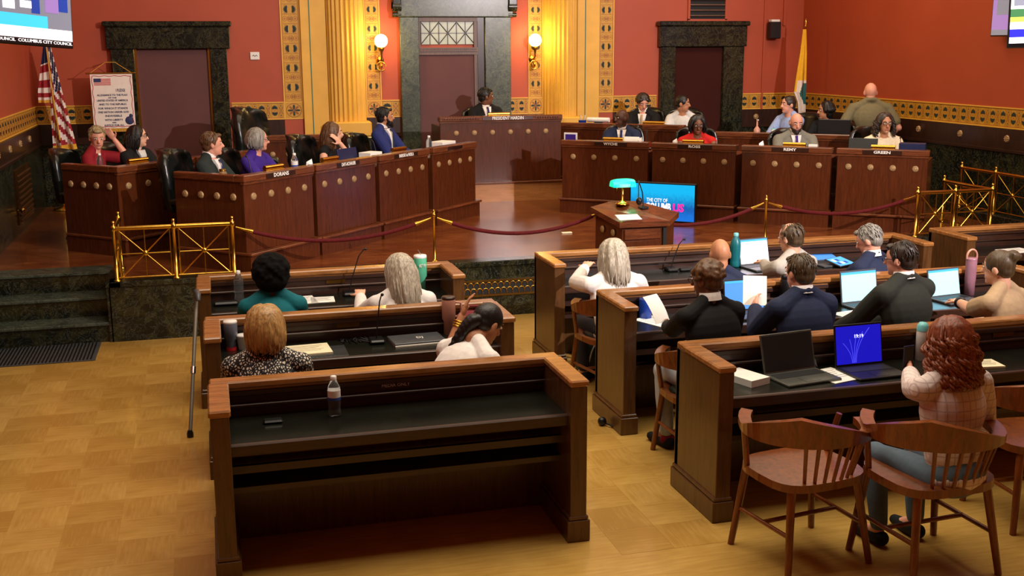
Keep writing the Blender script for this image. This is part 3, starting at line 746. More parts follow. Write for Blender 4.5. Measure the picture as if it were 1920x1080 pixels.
base_pic = [(0, 0, 1, 1, 'glow_grey'), (0, .135, .815, .245, 'glow_cyan'), (0, .045, 1, .14, 'glow_white'), (0, 0, 1, .045, 'glow_black')]
people_pic = [(.70, .26, .76, .50, 'glow_navy'), (.62, .30, .70, .36, 'glow_white'), (.80, .28, .90, .46, 'glow_lilac'), (.50, .28, .58, .6, 'glow_white'), (.90, .3, .97, .7, 'glow_navy'), (.3, .3, .45, .5, 'glow_lilac'), (.74, .55, .9, .58, 'glow_white')]
c = Vector((0, 0, CAM_H))+ray(136, 88)*9.6
tvl = television('large television showing the broadcast, hung high on the left near the flag', c, R(90-32), 1.62, .93, R(3.2), base_pic+people_pic)
text_obj('COUNCIL  COLUMBUS CITY COUNCIL  COLUMBUS CITY COUNCIL', .035, 'glow_white', tvl, TM(-.81, -.006, .02, R(90)), width=1.6)
c = on_x(1858, 66, XR-.16)
tvr = television('dim purple television on the right wall, further from the camera', c+Vector((1.3*math.cos(R(-84)), 1.3*math.sin(R(-84)), 0)), R(-84), 1.3, .75, R(0), [(0, 0, 1, 1, 'glow_lilac'), (0, 0, 1, .08, 'glow_grey'), (.05, .3, .9, .6, 'glow_grey')], pole=False)
c = Vector((0, 0, CAM_H))+ray(1892, 80)*8.6
tvn = television('bright television at the right edge of view, nearer the camera', c+Vector((1.05*math.cos(R(-40)), 1.05*math.sin(R(-40)), 0)), R(-40), 1.05, .6, R(-1.5),
    [(0, 0, 1, 1, 'glow_white'), (0, .11, 1, .21, 'glow_blue'), (0, .30, 1, .36, 'glow_yellow'), (0, .36, 1, .46, 'glow_green'), (0, 0, 1, .035, 'glow_black'), (.02, .50, 1, 1, 'glow_grey')])

# ---------------- brass fences, stanchions and ropes
def fence(label, p0, p1, z, h, panels, group='brass railings', first=True, last=True):
    p0 = Vector(p0); p1 = Vector(p1); L = (p1-p0).length; a = math.atan2(p1.y-p0.y, p1.x-p0.x)
    t = thing('brass_railing', label, 'railing', (p0.x, p0.y, z), a, group)
    post = MB().lathe([(.034, 0), (.034, .012), (.018, .02), (.016, h-.05), (.026, h-.04), (.026, h), (.012, h+.012), (.018, h+.03), (.014, h+.045), (0, h+.05)], 10).mesh('post', 'brass')
    n = panels
    for i in range(n+1):
        if (i == 0 and not first) or (i == n and not last): continue
        inst('post', post, t, (L*i/n, 0, 0))
    for i in range(n):
        x0, x1 = L*i/n+.02, L*(i+1)/n-.02; cx, cz = (x0+x1)/2, (h-.04)/2+.015; hw = (x1-x0)/2; hz = (h-.07)/2
        MB().tube([(x0, 0, h-.022), (x1, 0, h-.022)], .021, 10).obj('top_rail', 'brass', t)
        MB().tube([(x0, 0, .03), (x1, 0, .03)], .009, 8).obj('bottom_rail', 'brass', t)
        for sx in (-1, 1): MB().tube([(cx+sx*(hw-.018), 0, .03), (cx+sx*(hw-.018), 0, h-.03)], .007, 6).obj('stile', 'brass', t)
        for k in range(8):
            dx, dz = [(1, 0), (1, 1), (0, 1), (-1, 1), (-1, 0), (-1, -1), (0, -1), (1, -1)][k]
            MB().tube([(cx, 0, cz), (cx+dx*(hw-.02), 0, cz+dz*hz)], .0065, 6).obj('spoke', 'brass', t)
        MB().sphere((cx, 0, cz), (.028, .02, .028), 10, 8).obj('hub', 'brass', t)
    return t
FY = DY-.015; FH = .50
fence('two-panel brass railing at the dais edge right of the left stair', (-.86, FY), (.17, FY), DZ+.004, FH, 2)
fence('short brass railing turning back along the left stair', (-.86, FY), (-.86, FY+.62), DZ+.004, FH, 1, first=False)
fence('two-panel brass railing at the dais edge before the right wall', (7.36, FY), (8.30, FY), DZ+.004, FH, 2)
fence('brass railing turning back along the right stair', (8.30, FY), (8.30, FY+.85), DZ+.004, FH, 1, first=False)
struct(MB().box(8.78, DY-.03, DZ, 8.95, 11.88, DZ+.10, bev=.008).obj('trim_marble_curb', 'marble'))
fence('raised brass railing against the right wall dado', (8.86, 10.56), (8.86, 11.80), DZ+.10, FH, 2, last=True)
def stanchion(label, x, y):
    t = thing('rope_stanchion', label, 'stanchion', (x, y, DZ), 0, 'rope stanchions')
    MB().lathe([(.07, 0), (.07, .012), (.03, .03), (.014, .05), (.012, .46), (.02, .465), (.02, .49), (.008, .50), (.014, .515), (0, .535)], 12).obj('post', 'brass', t)
    return t
sx1 = on_y(814, 430, FY); sx2 = on_y(1141, 372, FY); sx3 = on_y(1436, 400, FY)
stanchion('thin brass rope stanchion behind the green tumbler', sx1.x, FY)
stanchion('brass rope stanchion hidden behind the lectern, only its top showing', sx2.x, FY)
stanchion('brass rope stanchion in front of the right council desks', sx3.x, FY)
def rope(label, x0, x1, sag, y=FY, z0=DZ+.47, z1=DZ+.47):
    t = thing('velvet_rope', label, 'rope', ((x0+x1)/2, y, z0), 0, 'velvet ropes along the dais edge')
    L = (x1-x0)/2; pts = []
    for k in range(25):
        u = -1+2*k/24; pts.append((u*(L-.03), 0, -sag*(1-u*u)+(-.02)))
    MB().tube(pts[2:-2], .019, 8).obj('rope', 'rope_velvet', t)
    for sgn, pp in ((-1, pts[:3]), (1, pts[-3:])): MB().tube(pp, [.008, .013, .022] if sgn < 0 else [.022, .013, .008], 8).obj('hook_end', 'brass', t)
rope('dark red velvet rope from the left brass railing to the first stanchion', .17, sx1.x, .17)
rope('dark red velvet rope sagging between the first stanchion and the lectern', sx1.x, sx2.x, .19)
rope('dark red velvet rope passing behind the lectern and floor screen', sx2.x, sx3.x, .19)
rope('red velvet rope from the last stanchion to the right brass railing', sx3.x, 7.36, .15)

# ---------------- flags and banner
plain('flag_red', (150, 22, 34), .7, 0, .1, 20); plain('flag_white', (226, 214, 206), .7, 0, .05, 20); plain('flag_blue', (26, 34, 78), .7); plain('flag_yellow', (232, 176, 30), .7, 0, .06)
plain('flag_teal', (24, 96, 100), .7); plain('fringe', (214, 160, 50), .8, 0, .2, 60)
def drape(mb, path_l, path_r, y0, folds, amp, bands, rows=40, cols=16):
    """hanging cloth between two outline polylines (x by z); bands(u,v)->material index"""
    vs = []; fs = []; mis = []
    def interp(path, v):
        n = len(path)-1; f = v*n; i = min(n-1, int(f)); t = f-i
        return path[i][0]*(1-t)+path[i+1][0]*t, path[i][1]*(1-t)+path[i+1][1]*t
    for j in range(rows+1):
        v = j/rows; xl, zl = interp(path_l, v); xr_, zr = interp(path_r, v)
        for i in range(cols+1):
            u = i/cols; vs.append((xl*(1-u)+xr_*u, y0+amp*(.3+.7*v)*math.sin(u*folds*math.pi), zl*(1-u)+zr*u))
    n0 = len(vs)
    vs += [(x, y+.012, z) for x, y, z in vs]
    W = cols+1
    for j in range(rows):
        for i in range(cols):
            a = j*W+i; k = bands((i+.5)/cols, (j+.5)/rows)
            mb.add([vs[a], vs[a+1], vs[a+W+1], vs[a+W]], [(3, 2, 1, 0)], None, k, True)
            mb.add([vs[a+n0], vs[a+1+n0], vs[a+W+1+n0], vs[a+W+n0]], [(0, 1, 2, 3)], None, k, True)
FLX, FLY = on_x(108, 250, -1.6).x, 0
fp = on_y(110, 262, YB-.42)
us = thing('national_flag', 'stars and stripes flag with gold fringe hanging from a brass pole in the left corner', 'flag', (fp.x, fp.y, DZ))
def zof(py): return on_y(100, py, fp.y).z-DZ
def xof(px): return on_y(px, 180, fp.y).x-fp.x
MB().lathe([(.14, 0), (.14, .03), (.04, .06), (.02, .10)], 14).obj('base', 'brass', us)
MB().tube([(0, 0, .08), (xof(96), 0, zof(60))], .013, 8).obj('pole', 'brass', us)
left = MB()
def usb(u, v):
    if v < .30: return 2 if (int(u*6)+int(v*40)) % 4 else 1
    if v > .93: return 3
    return 0 if int((v-.30)/.085+u*.9) % 2 else 1
drape(left, [(xof(90), zof(88)), (xof(82), zof(125)), (xof(73), zof(170)), (xof(72), zof(192))], [(xof(95), zof(85)), (xof(96), zof(120)), (xof(97), zof(170)), (xof(96), zof(192))], -.05, 3, .03, lambda u, v: 3 if v > .93 else (2 if v < .30 else (0 if int(v*9.5) % 2 else 1)))
left.obj('left_fold', ['flag_red', 'flag_white', 'flag_blue', 'fringe'], us)
rt = MB()
drape(rt, [(xof(95), zof(84)), (xof(95), zof(160)), (xof(93), zof(220)), (xof(91), zof(283))], [(xof(104), zof(88)), (xof(114), zof(150)), (xof(125), zof(215)), (xof(137), zof(280))], -.03, 4, .04,
      lambda u, v: 3 if v > .96 else ((2 if int(u*9+v*30) % 3 else 1) if v < .42 and u > .45 else (0 if int((v*1.3-u*.35)*11) % 2 else 1)))
rt.obj('right_fold', ['flag_red', 'flag_white', 'flag_blue', 'fringe'], us)
MB().tube([(xof(97), -.09, zof(90)), (xof(101), -.10, zof(180)), (xof(107), -.10, zof(262))], .009, 6).obj('gold_cord', 'fringe', us)
cp = on_x(1503, 210, XR-.35)
cf = thing('city_flag', 'furled yellow and white city flag with teal emblem in the right corner', 'flag', (cp.x, cp.y, DZ))
def zc(py): return on_y(1503, py, cp.y).z-DZ
def xc(px): return on_y(px, 120, cp.y).x-cp.x
MB().lathe([(.14, 0), (.14, .03), (.04, .06), (.02, .10)], 14).obj('base', 'brass', cf)
MB().lathe([(.012, .08), (.012, zc(52)), (.02, zc(50)), (.008, zc(46)), (.016, zc(42)), (0, zc(34))], 8).obj('pole', 'brass', cf)
cl = MB()
def cfb(u, v):
    if v < .46: return 0
    if (u-.95)**2/.30+(v-.66)**2/.028 < 1: return 2
    return 1 if (u > .25 or v > .6) else 0
drape(cl, [(xc(1501), zc(55)), (xc(1497), zc(100)), (xc(1492), zc(140)), (xc(1489), zc(172)), (xc(1497), zc(190)), (xc(1500), zc(212))], [(xc(1507), zc(55)), (xc(1510), zc(100)), (xc(1511), zc(140)), (xc(1512), zc(172)), (xc(1512), zc(192)), (xc(1513), zc(212))], -.03, 3, .04, cfb, rows=60, cols=20)
cl.obj('furled_cloth', ['flag_yellow', 'flag_white', 'flag_teal'], cf)
# pledge banner
bp_ = on_y(212, 190, YB-.42)
bn = thing('pledge_banner', 'white pledge banner with red border and gold fringe hanging before the left doorway', 'banner', (bp_.x, bp_.y, bp_.z))
bs = 15.2/FPX
bw, bh = 70*bs*1.02, 96*bs
plain('banner_cloth', (236, 226, 214), .7, 0, .04); plain('print_navy', (44, 48, 92), .7); plain('print_red', (196, 64, 66), .7)
MB().box(-bw/2, -.003, -bh/2, bw/2, .003, bh/2).obj('cloth', 'banner_cloth', bn)
MB().tube([(-bw/2-.05, 0, bh/2+.012), (bw/2+.05, 0, bh/2+.012)], .010, 8).obj('rod', 'brass', bn)
MB().tube([(-bw/2, 0, bh/2+.012), (-.06, 0, bh/2+.15), (.06, 0, bh/2+.15), (bw/2, 0, bh/2+.012)], .004, 5).obj('hanging_cord', 'fringe', bn)
MB().tube([(.0, .02, bh/2+.16), (.0, .30, bh/2+.17), (0, .26, -1.2)], .012, 6).box(-.16, .10, -(bp_.z-DZ), .16, .42, -(bp_.z-DZ)+.03).tube([(0, .26, -1.2), (0, .26, -(bp_.z-DZ)+.02)], .012, 6).obj('stand', 'brass_dark', bn)
fg = MB()
for i in range(26): fg.box(-bw/2+i*bw/26+.002, -.004, -bh/2-.045, -bw/2+(i+1)*bw/26-.002, .004, -bh/2)
o = fg.obj('bottom_fringe', 'fringe', bn)
bd = MB(); e = .022
for x in (-bw/2+e, bw/2-e): bd.tube([(x+.006*math.sin(k*1.3), -.005, -bh/2+e+k*(bh-2*e)/20) for k in range(21)], .004, 5)
for z in (-bh/2+e, bh/2-e): bd.tube([(-bw/2+e+k*(bw-2*e)/16, -.005, z+.005*math.sin(k*1.5)) for k in range(17)], .004, 5)
bd.obj('red_border', 'print_red', bn)
fl = MB()
for k in range(5): fl.box(-bw*.42, -.006, bh*.30+k*.018, -bw*.02, -.004, bh*.30+.010+k*.018, mi=0)
fl.box(-bw*.42, -.008, bh*.30+.038, -bw*.25, -.006, bh*.30+.085, mi=1); fl.obj('flag_print', ['print_red', 'print_navy'], bn)
lines = [('I PLEDGE', .052, .22, .20), ('ALLEGIANCE TO THE FLAG', .034, .72, .115), ('OF THE', .022, .2, .065), ('UNITED STATES OF AMERICA', .034, .74, .015), ('AND TO THE REPUBLIC', .034, .66, -.055), ('FOR WHICH IT STANDS', .036, .70, -.13), ('ONE NATION UNDER GOD', .036, .74, -.20), ('INDIVISIBLE', .034, .40, -.27), ('WITH LIBERTY', .034, .44, -.345), ('AND', .02, .1, -.395), ('JUSTICE FOR ALL', .032, .48, -.445)]
for s_, sz, wf, zf in lines: text_obj(s_, sz, 'print_navy', bn, TM(bw*.2 if s_ == 'I PLEDGE' else -.005, -.0045, bh*zf, R(90)), width=bw*wf, bold=.0008)
MB().lathe([(0, .006), (.045, .004), (.055, 0)], 12, TM(bw*.36, -.003, -bh*.36, R(90))).sphere((bw*.40, -.004, -bh*.27), (.022, .005, .025), 8, 6).obj('blue_ornament', 'print_navy', bn)
# ------------------------------------------------------------------ bench desks on the main floor
BZ = .90; TZ = .70
def bench(label, x0, x1, yr, left=True, right=True, depth=.58, group='bench desks on the main floor', plates=()):
    t = thing('bench_desk', label, 'bench desk', (x0, yr, 0), 0, group); w = x1-x0
    MB().box(0, -.05, 0, w, -.01, BZ-.04).obj('front_panel', 'bench_side', t)
    MB().box(.0, -.105, BZ-.04, w, .0, BZ, bev=.008).box(.06, -.085, BZ-.055, w-.06, -.02, BZ-.04).obj('cap_rail', 'bench_cap', t)
    MB().box(.08, -.072, TZ, w-.08, -.05, BZ-.055).obj('inner_panel', 'bench_wood', t)
    MB().box(.08, -.10, TZ+.055, w-.08, -.072, TZ+.072, bev=.004).box(.08, -.092, BZ-.085, w-.08, -.072, BZ-.055, bev=.004).obj('inner_moulding', 'bench_wood', t)
    MB().box(.085, -.50, TZ-.03, w-.085, -.06, TZ, bev=.003).obj('writing_surface', 'desk_leather', t)
    MB().box(.085, -.535, TZ-.06, w-.085, -.50, TZ+.002, bev=.006).obj('front_edge', 'bench_wood', t)
    MB().box(.085, -.40, .40, w-.085, -.10, .43).obj('lower_shelf', 'bench_wood', t)
    MB().box(.085, -.42, TZ-.19, w-.085, -.39, TZ-.15).obj('apron_bar', 'bench_wood', t)
    for on, a, b in ((left, 0, .09), (right, w-.09, w)):
        if not on: continue
        p = MB().box(a, -depth, .14, b, -.0, BZ-.035, bev=.004).obj('end_panel', 'bench_side', t)
        MB().box(a-.008, -depth-.012, BZ-.035, b+.008, -.10, BZ+.001, bev=.008).obj('end_cap', 'bench_cap', p)
        MB().box(a-.018, -depth-.01, 0, b+.018, .01, .12, bev=.004).box(a-.01, -depth-.005, .12, b+.01, .005, .145, bev=.006).obj('end_plinth', 'bench_side', p)
    for px_, tx, mt in plates:
        q = MB().box(-.075, -.003, -.022, .075, .003, .022, bev=.001).obj('nameplate', mt, t); q.location = (px_, -.078, TZ+.105)
        if tx: text_obj(tx, .026, 'white_print', q, TM(0, -.0035, 0, R(90)), width=.022*len(tx)*.7)
    return t
L0, L1 = -.14, 1.84
bench('left bench desk of the front row, below the dais railing', L0, L1, 8.84, plates=((1.05, None, 'brass_dark'),))
bench('left bench desk of the middle row with the polka-dot blouse behind it', L0+.05, L1, 7.38, plates=((.92, None, 'brass_dark'),))
bench('empty left bench desk nearest the camera with a water bottle on it', L0+.07, L1, 5.92, plates=((.98, 'MEDIA ONLY', 'bench_wood'),))
R0, R1 = 2.62, 6.10
bench('right bench desk of the front row, nearest the lectern', R0, R1, 9.02, plates=())
bench('right bench desk of the middle row where the dark suits sit', R0, R1, 7.44)
bench('right bench desk nearest the camera where the red-haired woman sits', R0-.02, R1, 5.94, plates=((.78, None, 'brass_dark'), (2.2, None, 'brass_dark')))
bench('corner bench desk at the far right below the brass railing', 6.56, 8.6, 9.16, plates=((.22, None, 'brass_dark'),))
# ------------------------------------------------------------------ wooden armchairs
def banker_chair(label, loc, rotz, leather=False, group='wooden armchairs on the main floor', s=1.0, splat=False):
    """faces local +y"""
    t = thing('wooden_armchair', label, 'chair', loc, rotz, group); t.scale = (s, s, s)
    seat = MB().prism([(.26*math.copysign(abs(math.cos(a))**.6, math.cos(a)), .24*math.copysign(abs(math.sin(a))**.6, math.sin(a))) for a in [k*math.pi/12 for k in range(24)]], .42, .46)
    seat.obj('seat', 'chair_wood', t)
    if leather: MB().sphere((0, 0, .46), (.23, .21, .03), 16, 6).obj('seat_pad', 'leather_green', t)
    # U shaped arm and crest rail, thick at the back
    vs = []; fs = []; n = 25
    for k in range(n):
        a = R(-20-220*k/(n-1))          # from right front round the back to left front
        b = abs(k-(n-1)/2)/((n-1)/2)    # 0 at the back
        cx, cy = .30*math.cos(a), -.02+.27*math.sin(a)
        if b > .72: cy = -.02+.27*math.sin(a)+ (b-.72)*.18
        th = .022+.010*b; hz0 = .655+.0*b; hz1 = .69+(.115*(1-b/.62)**.8 if b < .62 else 0)
        rx, ry = math.cos(a), math.sin(a); lean = .10*max(0, 1-b/.7)
        for dx, z in ((-th, hz0), (th, hz0), (th, hz1), (-th, hz1)):
            rr = dx+lean*(z-.655)/.15*.35
            vs.append((cx+rx*rr, cy+ry*rr, z))
    for k in range(n-1):
        for j in range(4): fs.append((k*4+j, k*4+(j+1) % 4, (k+1)*4+(j+1) % 4, (k+1)*4+j))
    fs += [(0, 1, 2, 3)[::-1], tuple((n-1)*4+j for j in range(4))]
    MB().add(vs, fs).obj('arm_rail', 'chair_wood', t)
    for k in range(7):
        a = R(-55-70*k/6); x, y = .30*math.cos(a), -.02+.27*math.sin(a)
        MB().tube([(x*.78, y*.80, .45), (x*1.0, y*1.0, .67)], [.012, .014], 6, flat=.6).obj('back_slat', 'chair_wood', t)
    for sx in (-1, 1):
        MB().tube([(sx*.24, .12, .45), (sx*.285, .09, .66)], .016, 7).obj('arm_post', 'chair_wood', t)
        MB().tube([(sx*.20, .18, .43), (sx*.25, .22, 0)], [.022, .017], 7).obj('leg', 'chair_wood', t)
        MB().tube([(sx*.19, -.17, .43), (sx*.24, -.24, 0)], [.022, .017], 7).obj('leg', 'chair_wood', t)
        MB().tube([(sx*.225, .20, .20), (sx*.215, -.21, .20)], .011, 6).obj('stretcher', 'chair_wood', t)
    MB().tube([(-.22, 0, .20), (.22, 0, .20)], .011, 6).obj('stretcher', 'chair_wood', t)
    if leather:
        MB().box(-.20, -.30, .50, .20, -.275, .80, bev=.01).obj('back_pad', 'leather_green', t)
    return t
banker_chair('empty wooden armchair pulled up to the bench desk nearest the camera left of the redhead', (2.86, 4.90, 0), R(8), s=1.05)
banker_chair('wooden armchair with curved back that the red-haired woman sits on', (3.42, 4.64, 0), R(4), s=1.08)
banker_chair('wooden armchair at the right edge behind the red-haired woman', (4.36, 5.0, 0), R(-6), s=1.05)
banker_chair('green leather padded armchair under the woman in the cream blazer', (2.90, 7.86, 0), R(10), leather=True)
banker_chair('green leather padded armchair under the person in the black sweater', (2.96, 6.32, 0), R(0), leather=True)
for lb, x, y in (('wooden armchair under the person in the teal top', .37, 7.72), ('wooden armchair under the long-haired woman in the white top', 1.22, 7.74), ('wooden armchair under the woman in the polka-dot blouse', .26, 6.28),
                 ('wooden armchair under the woman with the black braid', 1.42, 6.24), ('wooden armchair under the bald person in the front row', 3.70, 7.86), ('wooden armchair under the man in the grey shirt', 4.42, 7.86),
                 ('wooden armchair under the grey-haired man in the navy suit', 5.08, 7.84), ('wooden armchair under the man in the navy suit', 3.62, 6.32), ('wooden armchair under the man in the olive suit', 4.46, 6.36), ('wooden armchair under the woman in the tan top', 5.10, 6.30)):
    banker_chair(lb, (x, y, 0), R(random.uniform(-8, 8)))
# cane leaning on the left bench ends
c0 = on_z(385, 552, .86); c1 = on_z(374, 818, 0)
cn = thing('walking_cane', 'grey metal cane leaning against the left ends of the bench desks', 'cane', (c1.x-.06, c1.y, 0))
a0 = Vector((0, 0, .02)); a1 = Vector((c0.x-c1.x+.0, c0.y-c1.y, .86))
plain('cane_grey', (112, 104, 92), .4, .2)
MB().tube([a0, a0.lerp(a1, .4), a1], [.013, .013, .015], 10).obj('shaft', 'cane_grey', cn)
MB().tube([a1+Vector((0, .0, -.02)), a1+Vector((.0, -.03, .03)), a1+Vector((.01, -.09, .02)), a1+Vector((.01, -.11, -.02))], [.018, .022, .022, .016], 10).obj('handle', 'grey_plastic', cn)
MB().lathe([(.022, 0), (.022, .03), (.014, .05)], 10).obj('rubber_tip', 'black_plastic', cn)
MB().tube([a0.lerp(a1, .42), a0.lerp(a1, .47)], .018, 8).obj('height_clip', 'chrome', cn)
# ------------------------------------------------------------------ people
def hair_mat(name, rgb, var=.55):
    m, nt, b = _new(name); c = lin(rgb)
    n = _noise(nt, _coord(nt, (70, 70, 5)), 1.6, 4, .6, .3)
    col = _ramp(nt, n, [(.3, tuple(x*(1-var) for x in c)), (.7, tuple(min(1, x*(1+var)) for x in c))])
    nt.links.new(col, b.inputs['Base Color']); b.inputs['Roughness'].default_value = .42
    _bump(nt, b, n, .5, .004); return m
for nm, c in (('hair_black', (20, 18, 17)), ('hair_dark', (44, 32, 24)), ('hair_brown', (92, 62, 36)), ('hair_blond', (172, 132, 78)), ('hair_silver', (178, 168, 150)), ('hair_grey', (132, 128, 120)),
              ('hair_red', (124, 58, 28)), ('hair_ash', (150, 132, 96)), ('hair_olive', (74, 58, 38))): hair_mat(nm, c)
plain('hair_afro', (16, 15, 15), .95, 0, .4, 60, .15, .8)
for nm, c in (('skin_light', (224, 170, 140)), ('skin_pink', (222, 158, 132)), ('skin_tan', (186, 128, 92)), ('skin_brown', (120, 76, 50)), ('skin_dark', (84, 52, 36))):
    m = plain(nm, c, .5, 0, .05, 18); m.node_tree.nodes['Principled BSDF'].inputs['Subsurface Weight'].default_value = .05
for nm, c in (('cloth_navy', (34, 42, 68)), ('cloth_blue', (36, 46, 104)), ('cloth_green', (34, 44, 42)), ('cloth_black', (20, 20, 21)), ('cloth_white', (236, 230, 226)), ('cloth_cream', (232, 214, 178)),
              ('cloth_teal', (20, 108, 120)), ('cloth_red', (196, 34, 26)), ('cloth_crimson', (132, 22, 34)), ('cloth_purple', (58, 34, 128)), ('cloth_olive', (116, 108, 78)), ('cloth_grey', (122, 120, 108)),
              ('cloth_suit', (44, 46, 40)), ('cloth_tan', (180, 152, 118)), ('cloth_shirtgrey', (176, 170, 160)), ('cloth_lightblue', (150, 170, 214)), ('cloth_jeans', (92, 110, 124)), ('cloth_palejeans', (176, 184, 190)),
              ('cloth_tie', (36, 44, 96)), ('cloth_charcoal', (46, 46, 50)), ('cloth_pale', (206, 206, 204))):
    plain(nm, c, .8, 0, .08, 30, .25, .15)
plain('lip', (168, 84, 78), .5); plain('eye_white', (232, 228, 222), .3); plain('eye_dark', (30, 20, 16), .3); plain('gold', (226, 178, 70), .2, 1.0)
def dotted(name):
    m, nt, b = _new(name); v = _coord(nt, (1.15, 1.15, .8))
    vo = nt.nodes.new('ShaderNodeTexVoronoi'); vo.feature = 'DISTANCE_TO_EDGE'; vo.inputs['Scale'].default_value = 60; nt.links.new(v, vo.inputs['Vector'])
    col = _ramp(nt, vo.outputs['Distance'], [(.16, lin((24, 20, 26))), (.22, lin((226, 218, 204)))])
    nt.links.new(col, b.inputs['Base Color']); b.inputs['Roughness'].default_value = .8; return m
dotted('cloth_dotted')
def plaid(name):
    m, nt, b = _new(name); v = _coord(nt); sp = nt.nodes.new('ShaderNodeSeparateXYZ'); nt.links.new(v, sp.inputs[0])
    prev = None
    for ax, fr in (('X', 26), ('Z', 22)):
        mm = nt.nodes.new('ShaderNodeMath'); mm.operation = 'MULTIPLY'; mm.inputs[1].default_value = fr; nt.links.new(sp.outputs[ax], mm.inputs[0])
        f = nt.nodes.new('ShaderNodeMath'); f.operation = 'FRACT'; nt.links.new(mm.outputs[0], f.inputs[0])
        r = _ramp(nt, f.outputs[0], [(.10, (1, 1, 1)), (.14, (.10, .10, .10)), (.5, (0, 0, 0)), (.52, (.35, .35, .35)), (.56, (0, 0, 0)), (.96, (0, 0, 0)), (1.0, (1, 1, 1))])
        if prev is None: prev = r
        else:
            mx = nt.nodes.new('ShaderNodeMix'); mx.data_type = 'RGBA'; mx.blend_type = 'LIGHTEN'; mx.inputs['Factor'].default_value = 1
            nt.links.new(prev, mx.inputs['A']); nt.links.new(r, mx.inputs['B']); prev = mx.outputs['Result']
    fin = nt.nodes.new('ShaderNodeMix'); fin.data_type = 'RGBA'; fin.inputs['A'].default_value = (*lin((232, 218, 214)), 1); fin.inputs['B'].default_value = (*lin((128, 84, 96)), 1)
    s = nt.nodes.new('ShaderNodeMath'); s.operation = 'MULTIPLY'; s.inputs[1].default_value = .42; nt.links.new(prev, s.inputs[0])
    nt.links.new(s.outputs[0], fin.inputs['Factor']); nt.links.new(fin.outputs['Result'], b.inputs['Base Color']); b.inputs['Roughness'].default_value = .85; return m
plaid('cloth_plaid')

def blob(name, mb, mats, parent, voxel=.009, smooth=3):
    me0 = mb.mesh(name, mats); ob = bpy.data.objects.new('tmp', me0); COL.objects.link(ob)
    md = ob.modifiers.new('r', 'REMESH'); md.mode = 'VOXEL'; md.voxel_size = voxel; md.use_smooth_shade = True
    if smooth:
        sm = ob.modifiers.new('s', 'SMOOTH'); sm.factor = .5; sm.iterations = smooth
    dg = bpy.context.evaluated_depsgraph_get(); me = bpy.data.meshes.new_from_object(ob.evaluated_get(dg))
    bpy.data.objects.remove(ob); bpy.data.meshes.remove(me0); me.name = name
    me.materials.clear()
    for k in (mats if isinstance(mats, (list, tuple)) else [mats]): me.materials.append(MATS[k])
    me.polygons.foreach_set('use_smooth', [True]*len(me.polygons))
    o = bpy.data.objects.new(name, me); COL.objects.link(o)
    if parent is not None: o.parent = parent
    return o
def caps(mb, pts, rads, seg=12, M=None):
    mb.tube(pts, rads, seg, M)
    rr = rads if isinstance(rads, (list, tuple)) else [rads]*len(pts)
    for p, r in zip(pts, rr): mb.sphere(p, r*.985, 12, 8, M)
def ell(mb, c, r, M=None, rot=(0, 0, 0)):
    Q = TM(c[0], c[1], c[2], *rot)
    mb.sphere((0, 0, 0), r, 16, 12, (M @ Q) if M is not None else Q)
def ik(S, T, l1, l2, hint):
    d = T-S; L = d.length
    if L > (l1+l2)*.985: T = S+d*((l1+l2)*.985/L); d = T-S; L = d.length
    a = (l1*l1-l2*l2+L*L)/(2*L); h = math.sqrt(max(0, l1*l1-a*a)); u = d/L
    hv = hint-u*hint.dot(u); hv = hv.normalized() if hv.length > 1e-5 else Vector((0, 0, -1))
    return S+u*a+hv*h, T
def hand(mb, W, f, palm, side, curl=.5):
    f = f.normalized(); n = (palm-f*palm.dot(f)).normalized(); s = f.cross(n)*side
    B = Matrix((( s.x, f.x, n.x, 0), (s.y, f.y, n.y, 0), (s.z, f.z, n.z, 0), (0, 0, 0, 1)))
    mb.sphere((0, 0, 0), (.040, .052, .018), 12, 8, Matrix.Translation(W+f*.05) @ B)
    for i, L in enumerate((.066, .078, .073, .056)):
        o = -.033+.022*i; r0 = W+f*.088+s*o; d1 = (f+s*(o*3.0)+n*curl*.5).normalized(); d2 = (f*(1-curl*.6)+s*(o*3.0)+n*curl*1.3).normalized()
        p1 = r0+d1*L*.55; p2 = p1+d2*L*.5
        caps(mb, [r0-f*.02, r0, p1, p2], [.0098, .0095, .0088, .0075], 8)
    t0 = W+f*.025-s*.034; t1 = t0+(f*.6-s*.7+n*.25).normalized()*.04; t2 = t1+(f*.85-s*.25+n*.35).normalized()*.034
    caps(mb, [t0, t1, t2], [.0125, .0105, .0085], 8)

def locks(mb, Mh, n, phis, length, r, thick, wav=.006, curl=0.0, rng=None, spread=1.0, back=0.0, tuck=0.0, segs=9, part=0.0):
    """strands from the parting over the skull, then hanging; phi 0 = back of the head"""
    rng = rng or random
    for k in range(n):
        ph = R(phis[0]+(phis[1]-phis[0])*(k+.5)/n+rng.uniform(-4, 4)); dx, dy = math.sin(ph), -math.cos(ph)
        pts = []; L = length*(rng.uniform(.9, 1.06)); off = rng.uniform(.0, .012)
        for a in (8, 30, 55, 80):
            aa = R(a); q = .088+off
            pts.append(Vector((dx*q*math.sin(aa)*spread+part*(1-a/80), dy*(q+.016)*math.sin(aa)-.008, .014+(q+.012)*math.cos(aa))))
        w0 = rng.uniform(0, 6.28); x0, y0, z0 = pts[-1]
        for j in range(1, segs):
            u = j/(segs-1); out = 1+.16*math.sin(u*math.pi)*(.6)-tuck*u*u
            wv = wav*math.sin(w0+u*6); cx = curl*math.cos(w0+u*22); cy = curl*math.sin(w0+u*22)
            pts.append(Vector((x0*out+wv*dy+cx, y0*out-back*u*L+wv*dx+cy, z0-L*u)))
        rr = [r*.7]+[r]*(len(pts)-3)+[r*.8, r*.25]
        mb.tube([Mh @ p for p in pts], rr, 5)

